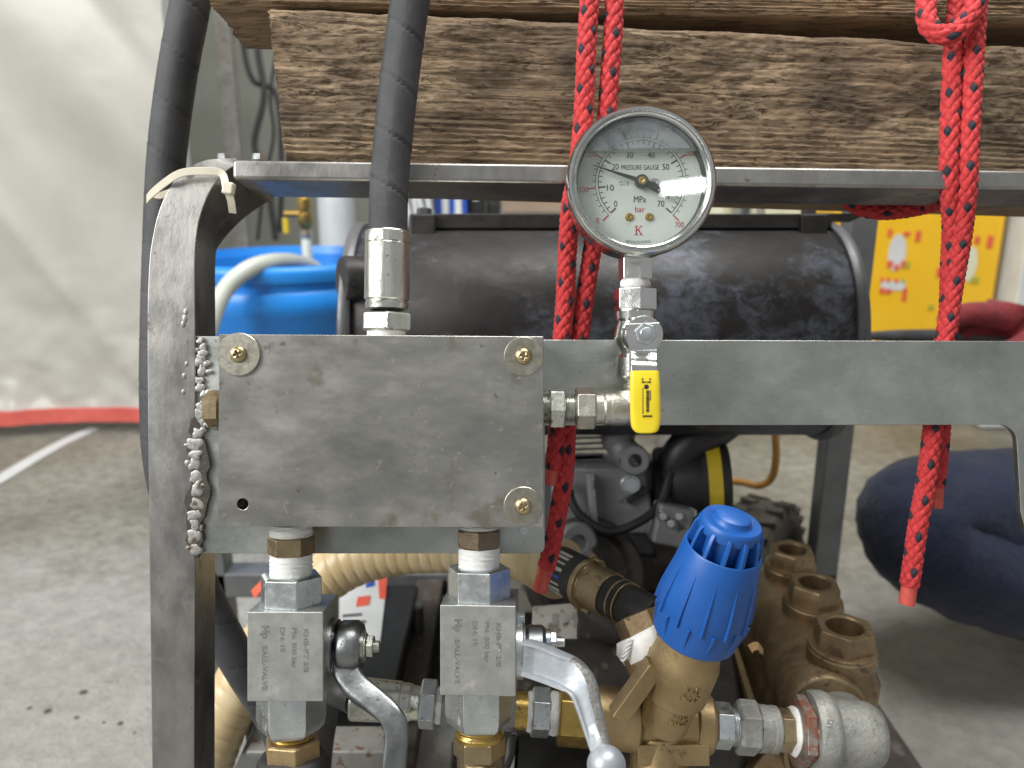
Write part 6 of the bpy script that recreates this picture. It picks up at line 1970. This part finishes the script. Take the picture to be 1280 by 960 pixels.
# orange-brown cable
b = B(); b.tube(smooth_path([W(972, 470, .86), W(969, 532, .87), W(970, 572, .88), W(964, 598, .89), W(948, 607, .90), W(928, 603, .92), W(900, 600, .94)], 8), .0042, 12)
part(b, 'cable', 'cable_orange', None, frame='W', angle=60, label='orange-brown cable hanging down behind the bracket plate to the wheel', cat='cable')

# ================================================================== BATTERY
ft = W(300, 872, .645)
zt_ = ft.z
fr_ = W(486, 872, .645)
zl_ = zb0 - 0.058
bt = thing('battery', 'black battery box with a white and red label on its lid', 'battery', ((ft.x + fr_.x) / 2, ft.y + .08, zl_), 'W')
b = B(); b.box(((ft.x + fr_.x) / 2, ft.y + .09, (zl_ + zt_ - .012) / 2), (fr_.x - ft.x, .18, zt_ - .012 - zl_)); part(b, 'case', 'black', bt, bevel=.003)
b = B(); b.box(((ft.x + fr_.x) / 2, ft.y + .09, zt_ - .006), (fr_.x - ft.x + .006, .186, .012)); part(b, 'lid', 'black', bt, bevel=.003)
def lid_quad(pts, h, mat, nm, par):
    pp = [ray_z(x, y, zt_ + h) for x, y in pts]
    b = B(); b.prism(pp, (0, 0, -.0006)); return part(b, nm, mat, par)
lab_ = lid_quad([(424, 722), (484, 722), (474, 812), (424, 838)], .0012, 'white_plastic', 'label', bt)
lid_quad([(472, 718), (484, 718), (482, 748), (474, 748)], .002, 'print_red', 'label_patch', lab_)
lid_quad([(447, 746), (463, 744), (461, 756), (445, 758)], .002, 'print_red', 'label_patch', lab_)
lid_quad([(458, 726), (468, 724), (468, 732), (457, 734)], .002, 'print_blue', 'label_patch', lab_)
for i in range(4):
    lid_quad([(428, 768 + 9 * i), (452 + 5 * (i % 2), 766 + 9 * i), (452 + 5 * (i % 2), 769 + 9 * i), (428, 771 + 9 * i)], .002, 'frame_dark', 'label_line', lab_)
lid_quad([(314, 738), (330, 722), (334, 730), (318, 748)], .002, 'print_red', 'label_patch', bt)
b = B(); b.lathe(ray_z(520, 770, zt_ - .02), (0, 0, 1), [(-.03, 0), (-.03, .008), (.012, .008), (.014, .006), (.014, 0)], 20); part(b, 'terminal', 'zinc_dark', bt, angle=35)
b = B(); p = ray_z(288, 915, .10); b.ball((p.x, p.y, .113), (.012, .02, .03), 18, 12, wob=lambda d: 1 + .14 * math.sin(5 * d[2] + 2) + .1 * math.sin(7 * d[0])); part(b, 'tie_down', 'rust_hex', bt, angle=70, label='rusty tie-down lump')
# grey block on the base
p = ray_z(540, 930, zb0 - .045)
b = B(); b.box((p.x, p.y, zb0 - .058 + .008), (.036, .10, .017)); part(b, 'spacer_block', make_floor_mat([]), None, frame='W', bevel=.002, label='pale grey concrete spacer block lying on the frame base', cat='block')

# ================================================================== ROPES
def braid(u, v):
    Nn, pv_ = 6, 0.0070
    a = Nn * u + v / pv_
    c = Nn * u - v / pv_
    i, j = np.floor(a), np.floor(c)
    s = a - i - .5; t_ = c - j - .5
    par = ((i + j) % 2 == 0)
    h1 = (1 - np.abs(2 * s) ** 2.2) * (1 - 0.55 * np.abs(2 * t_) ** 3)
    h2 = (1 - np.abs(2 * t_) ** 2.2) * (1 - 0.55 * np.abs(2 * s) ** 3)
    h = np.where(par, h1, h2)
    return 0.00125 * h - 0.0007 + 0.00012 * fbm(u * 90, v * 2600, 7, 2)


def fleck(off=0, end=None):
    def f(u, v):
        Nn, pv_ = 6, 0.0070
        i = np.floor(Nn * u + v / pv_).astype(int); j = np.floor(Nn * u - v / pv_).astype(int)
        k_ = (((i + off) % 3 == 0) & ((j) % 3 == 0)).astype(np.int32)
        if end is not None:
            k_ = np.where(v > end, 2, k_)
        return k_
    return f


def rope_strand(parent, pts, r=0.0050, off=0, melted=0.0):
    sp = smooth_path([tuple(p) for p in pts], 10)
    path = np.array([list(p)[:3] for p in sp])
    Ltot = np.linalg.norm(np.diff(path, axis=0), axis=1).sum()
    end = Ltot - melted if melted > 0 else None
    dsp = braid if end is None else (lambda u, v: np.where(v > end, -0.0006 + 0.0003 * fbm(u * 12, v * 400, 3, 3), braid(u, v)))
    np_tube('strand', sp, r, 64, 0.0006, ROPE, parent, disp=dsp, matfn=fleck(off, end), ref=(0.25, 1, 0))


ra = thing('rope', 'red rope with black flecks hanging behind the gauge, its melted end by the suction hose', 'rope', P(675, 735, .47), 'M', 'red flecked ropes')
rope_strand(ra, [P(740, -80, .432), P(737, 0, .432), P(733, 60, .431), P(731, 110, .431), P(727, 170, .432), P(720, 225, .434), P(713, 260, .440), P(709, 320, .450), P(706, 380, .453), P(702, 430, .454), P(699, 490, .4535), P(697, 535, .4545), P(694, 570, .456), P(688, 605, .458)], off=0, melted=.009)
rope_strand(ra, [P(768, -80, .437), P(768, 0, .435), P(765, 60, .434), P(761, 110, .434), P(757, 170, .436), P(752, 225, .439), P(746, 265, .446), P(739, 320, .454), P(730, 380, .458), P(724, 430, .459), P(716, 490, .459), P(709, 540, .458), P(706, 590, .458), P(698, 640, .460), P(688, 690, .463), P(678, 725, .466), P(674, 738, .467)], off=2, melted=.0145)

rb_ = thing('rope', 'doubled red rope with black flecks looped over the beam and hanging past the glove', 'rope', P(1133, 755, .47), 'M', 'red flecked ropes')
rope_strand(rb_, [P(1230, -60, .445), P(1222, 0, .441), P(1218, 60, .440), P(1214, 120, .439), P(1211, 180, .438), P(1209, 230, .440), P(1203, 290, .449), P(1193, 350, .4545), P(1185, 400, .456), P(1177, 450, .4555), P(1171, 500, .4545), P(1165, 545, .455), P(1158, 600, .457), P(1147, 660, .459), P(1140, 710, .461), P(1133, 755, .462)], off=1, melted=.0105)
rope_strand(rb_, [P(1200, -50, .455), P(1196, 10, .452), P(1192, 60, .446), P(1189, 120, .442), P(1187, 180, .441), P(1187, 230, .443), P(1190, 280, .452), P(1188, 330, .458), P(1186, 390, .462), P(1183, 450, .463), P(1178, 510, .464), P(1174, 560, .464), P(1170, 600, .465), P(1168, 634, .466)], off=3, melted=.012)
# the bight that sticks out at the top
rope_strand(rb_, [P(1164, -60, .452), P(1160, -20, .445), P(1157, 10, .440), P(1161, 32, .436), P(1174, 43, .433), P(1190, 42, .431), P(1205, 32, .430), P(1216, 12, .430), P(1222, -15, .432), P(1226, -60, .438)], r=.0050, off=2)
# the turn that goes back round the rail
rope_strand(rb_, [P(1196, 240, .452), P(1182, 250, .470), P(1160, 257, .488), P(1130, 263, .4945), P(1100, 265, .500), P(1070, 258, .505), P(1048, 240, .508)], r=.0046, off=1)

# ================================================================== PERSON (only a knee and a gloved hand are in the picture)
def skin_mesh(name, chains, subdiv=2):
    """chains: lists of (point, radius) sharing joints by position; grown with a Skin modifier"""
    me = bpy.data.meshes.new(name)
    verts, edges, rads, idx = [], [], [], {}
    for ch in chains:
        prev = None
        for p, r in ch:
            key = tuple(round(x, 4) for x in p)
            if key not in idx:
                idx[key] = len(verts); verts.append(tuple(p)); rads.append(r)
            if prev is not None and prev != idx[key]:
                edges.append((prev, idx[key]))
            prev = idx[key]
    me.from_pydata(verts, edges, [])
    ob = bpy.data.objects.new(name, me)
    COL.objects.link(ob)
    ob.modifiers.new('skin', 'SKIN').use_smooth_shade = True
    for i, sv in enumerate(me.skin_vertices[0].data):
        r = rads[i]
        sv.radius = (r, r) if isinstance(r, (int, float)) else r
        sv.use_root = (i == 0)
    sb = ob.modifiers.new('sub', 'SUBSURF'); sb.levels = subdiv; sb.render_levels = subdiv
    bpy.context.view_layer.update()
    dg = bpy.context.evaluated_depsgraph_get()
    out = bpy.data.meshes.new_from_object(ob.evaluated_get(dg))
    bpy.data.objects.remove(ob)
    return out


knee = W(1146, 668, .90)
ankle = W(1450, 815, .93); ankle.z = max(ankle.z, .07)
hip = W(1560, 655, 1.00)
hip2 = hip + Vector((.02, .20, 0.0))
pel = (hip + hip2) / 2 + Vector((.05, 0, .02))
toe = Vector((ankle.x - .13, ankle.y, .03))
knee2 = Vector((hip2.x + .16, hip2.y + .34, .42)); ankle2 = Vector((hip2.x + .14, hip2.y + .24, .08)); toe2 = Vector((ankle2.x - .15, ankle2.y, .03))
waist = pel + Vector((-.02, 0, .18)); chest = pel + Vector((-.07, -.01, .36)); neck = pel + Vector((-.12, -.01, .52)); headc = pel + Vector((-.16, -.01, .66))
sh1, sh2 = chest + Vector((-.02, -.17, .10)), chest + Vector((-.02, .17, .10))
wr1 = W(1325, 402, 1.02)
el1 = (sh1 + wr1) / 2 + Vector((.06, -.06, -.10))
wr2 = Vector((knee2.x + .02, knee2.y - .05, knee2.z + .05)); el2 = (sh2 + wr2) / 2 + Vector((.08, .06, -.02))
person = thing('person', 'person in navy trousers crouching with a red-gloved hand on a tool', 'person', (pel.x, pel.y, 0), 'W')
mid = lambda a, c, f: a * (1 - f) + c * f
chains = [[(pel, .125), (waist, (.15, .12)), (chest, (.17, .13)), (neck, .06), (headc, .085), (headc + Vector((-.01, 0, .10)), .06)],
          [(pel, .125), (hip, .12), (mid(hip, knee, .4), .108), (mid(hip, knee, .75), .098), (W(1144, 628, .90), .086), (knee, .086), (mid(knee, ankle, .22), .084), (mid(knee, ankle, .5), .076), (ankle, .050), (toe, .035)],
          [(pel, .125), (hip2, .10), (mid(hip2, knee2, .5), .085), (knee2, .062), (mid(knee2, ankle2, .4), .058), (ankle2, .042), (toe2, .035)],
          [(chest, (.17, .13)), (sh1, .065), (el1, .048), (mid(el1, wr1, .5), .044), (wr1, .033)],
          [(chest, (.17, .13)), (sh2, .065), (el2, .048), (mid(el2, wr2, .5), .044), (wr2, .033)]]
me = skin_mesh('body', chains, 3)
for nm in ('navy', 'shirt', 'skin', 'shoe'):
    me.materials.append(MT[nm])
org = ORIGIN[person.name]
segm = [(pel, hip, 0), (hip, knee, 0), (knee, ankle, 0), (ankle, toe, 3), (hip2, knee2, 0), (knee2, ankle2, 0), (ankle2, toe2, 3), (pel, hip2, 0), (waist, chest, 1), (chest, neck, 1), (mid(neck, headc, .5), headc + Vector((0, 0, .1)), 2),
        (chest, sh1, 1), (sh1, el1, 1), (el1, wr1, 1), (chest, sh2, 1), (sh2, el2, 1), (el2, wr2, 1)]
mi = []
for p in me.polygons:
    best = None
    for a, c, k_ in segm:
        ac = c - a
        f = max(0, min(1, (p.center - a).dot(ac) / ac.length_squared))
        dd_ = (p.center - a - ac * f).length
        if best is None or dd_ < best[0]:
            best = (dd_, k_)
    mi.append(best[1])
me.polygons.foreach_set('material_index', mi)
# creases of the cloth: bands that fan out from the bent knee
cov = np.array([v.co[:] for v in me.vertices]); nov = np.array([v.normal[:] for v in me.vertices])
rk_ = np.linalg.norm((cov - np.array(knee)) * np.array([1, .6, 1]), axis=1)
th_ = np.arctan2(cov[:, 2] - knee.z, cov[:, 0] - knee.x)
fold = 0.007 * np.abs(fbm(th_ * 7 + rk_ * 3, rk_ * 5 + cov[:, 1] * 2, 61, 3)) + 0.006 * fbm(cov[:, 0] * 16 + cov[:, 2] * 22, cov[:, 1] * 14, 64, 4)
cov = cov + nov * (fold * np.clip(rk_ / .08, 0.3, 1))[:, None]
for v, q_ in zip(me.vertices, cov):
    v.co = q_
me.polygons.foreach_set('use_smooth', [True] * len(me.polygons))
for v in me.vertices:
    v.co = v.co - org
ob = link_mesh('body', me, person)
# face
b = B()
hc_ = headc + Vector((-.075, 0, .02))
b.ball(hc_ + Vector((-.012, 0, -.005)), (.018, .014, .024), 14, 10)
b.ball(headc + Vector((0, -.082, .02)), (.018, .010, .028), 14, 10); b.ball(headc + Vector((0, .082, .02)), (.018, .010, .028), 14, 10)
part(b, 'nose_and_ears', 'skin', person, angle=70)
b = B(); b.ball(headc + Vector((.025, 0, .065)), (.098, .092, .092), 28, 16, wob=lambda d: 1 + .02 * math.sin(14 * d[0]) * math.cos(11 * d[1])); part(b, 'hair', 'hair', person, angle=70)
for s_ in (-1, 1):
    b = B(); b.ball(hc_ + Vector((0.0, .03 * s_, .022)), (.008, .012, .006), 12, 8); part(b, 'eye', 'black', person)
b = B(); b.ball(hc_ + Vector((-.002, 0, -.045)), (.008, .022, .005), 12, 8); part(b, 'mouth', 'glove', person)


def glove(wr, kn_pts, thumb, label):
    """one work glove: cuff and palm in one skin, five bent fingers"""
    chains = [[(wr + (wr - kn_pts['palm']).normalized() * .05, .040), (wr, .034), (kn_pts['palm'], (.034, .026))]]
    for f in kn_pts['fingers']:
        chains.append([(kn_pts['palm'], (.034, .026))] + f)
    chains.append([(wr, .034)] + thumb)
    m_ = skin_mesh('glove', chains, 2)
    m_.materials.clear(); m_.materials.append(MT['glove'])
    m_.polygons.foreach_set('use_smooth', [True] * len(m_.polygons))
    for v in m_.vertices:
        v.co = v.co - org
    g_ = link_mesh('glove', m_, person, label=label)
    return g_


# hand closed on the tool: index finger runs along the top towards the tip, the others curl under
palm = W(1272, 412, 1.01)
fing = []
for i, (x0, y0, x1, y1, x2, y2, dz) in enumerate(((1246, 394, 1208, 391, 1172, 405, .965), (1240, 408, 1196, 415, 1190, 432, .985), (1244, 422, 1206, 432, 1204, 446, 1.0), (1250, 434, 1218, 446, 1216, 456, 1.015))):
    r = .0145 - .0008 * i
    fing.append([(W(x0, y0, dz + .02), r + .004), (W(x1, y1, dz), r), (W(x2, y2, dz + .004), r - .002)])
glove(wr1, {'palm': palm, 'fingers': fing}, [(W(1280, 436, .97), .017), (W(1240, 446, .955), .0145), (W(1212, 440, .955), .012)], 'red work glove closed on the tool')
palm2 = wr2 + Vector((-.07, -.01, -.02))
fing2 = [[(palm2 + Vector((-.035, .03 - .02 * i, -.006)), .0145), (palm2 + Vector((-.065, .032 - .021 * i, -.022)), .0125), (palm2 + Vector((-.08, .032 - .021 * i, -.045)), .011)] for i in range(4)]
glove(wr2, {'palm': palm2, 'fingers': fing2}, [(palm2 + Vector((.0, -.05, -.012)), .016), (palm2 + Vector((-.03, -.062, -.025)), .013), (palm2 + Vector((-.05, -.06, -.035)), .0115)], 'red work glove resting on the far knee')
b = B()
tl = [W(1082, 420, .93), W(1120, 420, .945), W(1160, 420, .96), W(1200, 422, .985), W(1260, 428, 1.0)]
b.tube(tl, [.0045, .0075, .0085, .0085, .0085], 18)
t = thing('hand_tool', 'dark grey rod-handled tool held in the red glove', 'tool', tl[2], 'W')
part(b, 'handle', 'rod', t, angle=50)
b = B(); b.lathe(tl[0], tl[0] - tl[1], [(-.002, 0), (-.002, .003), (.02, .0025), (.021, 0)], 14); part(b, 'shaft', 'zinc_dark', t)
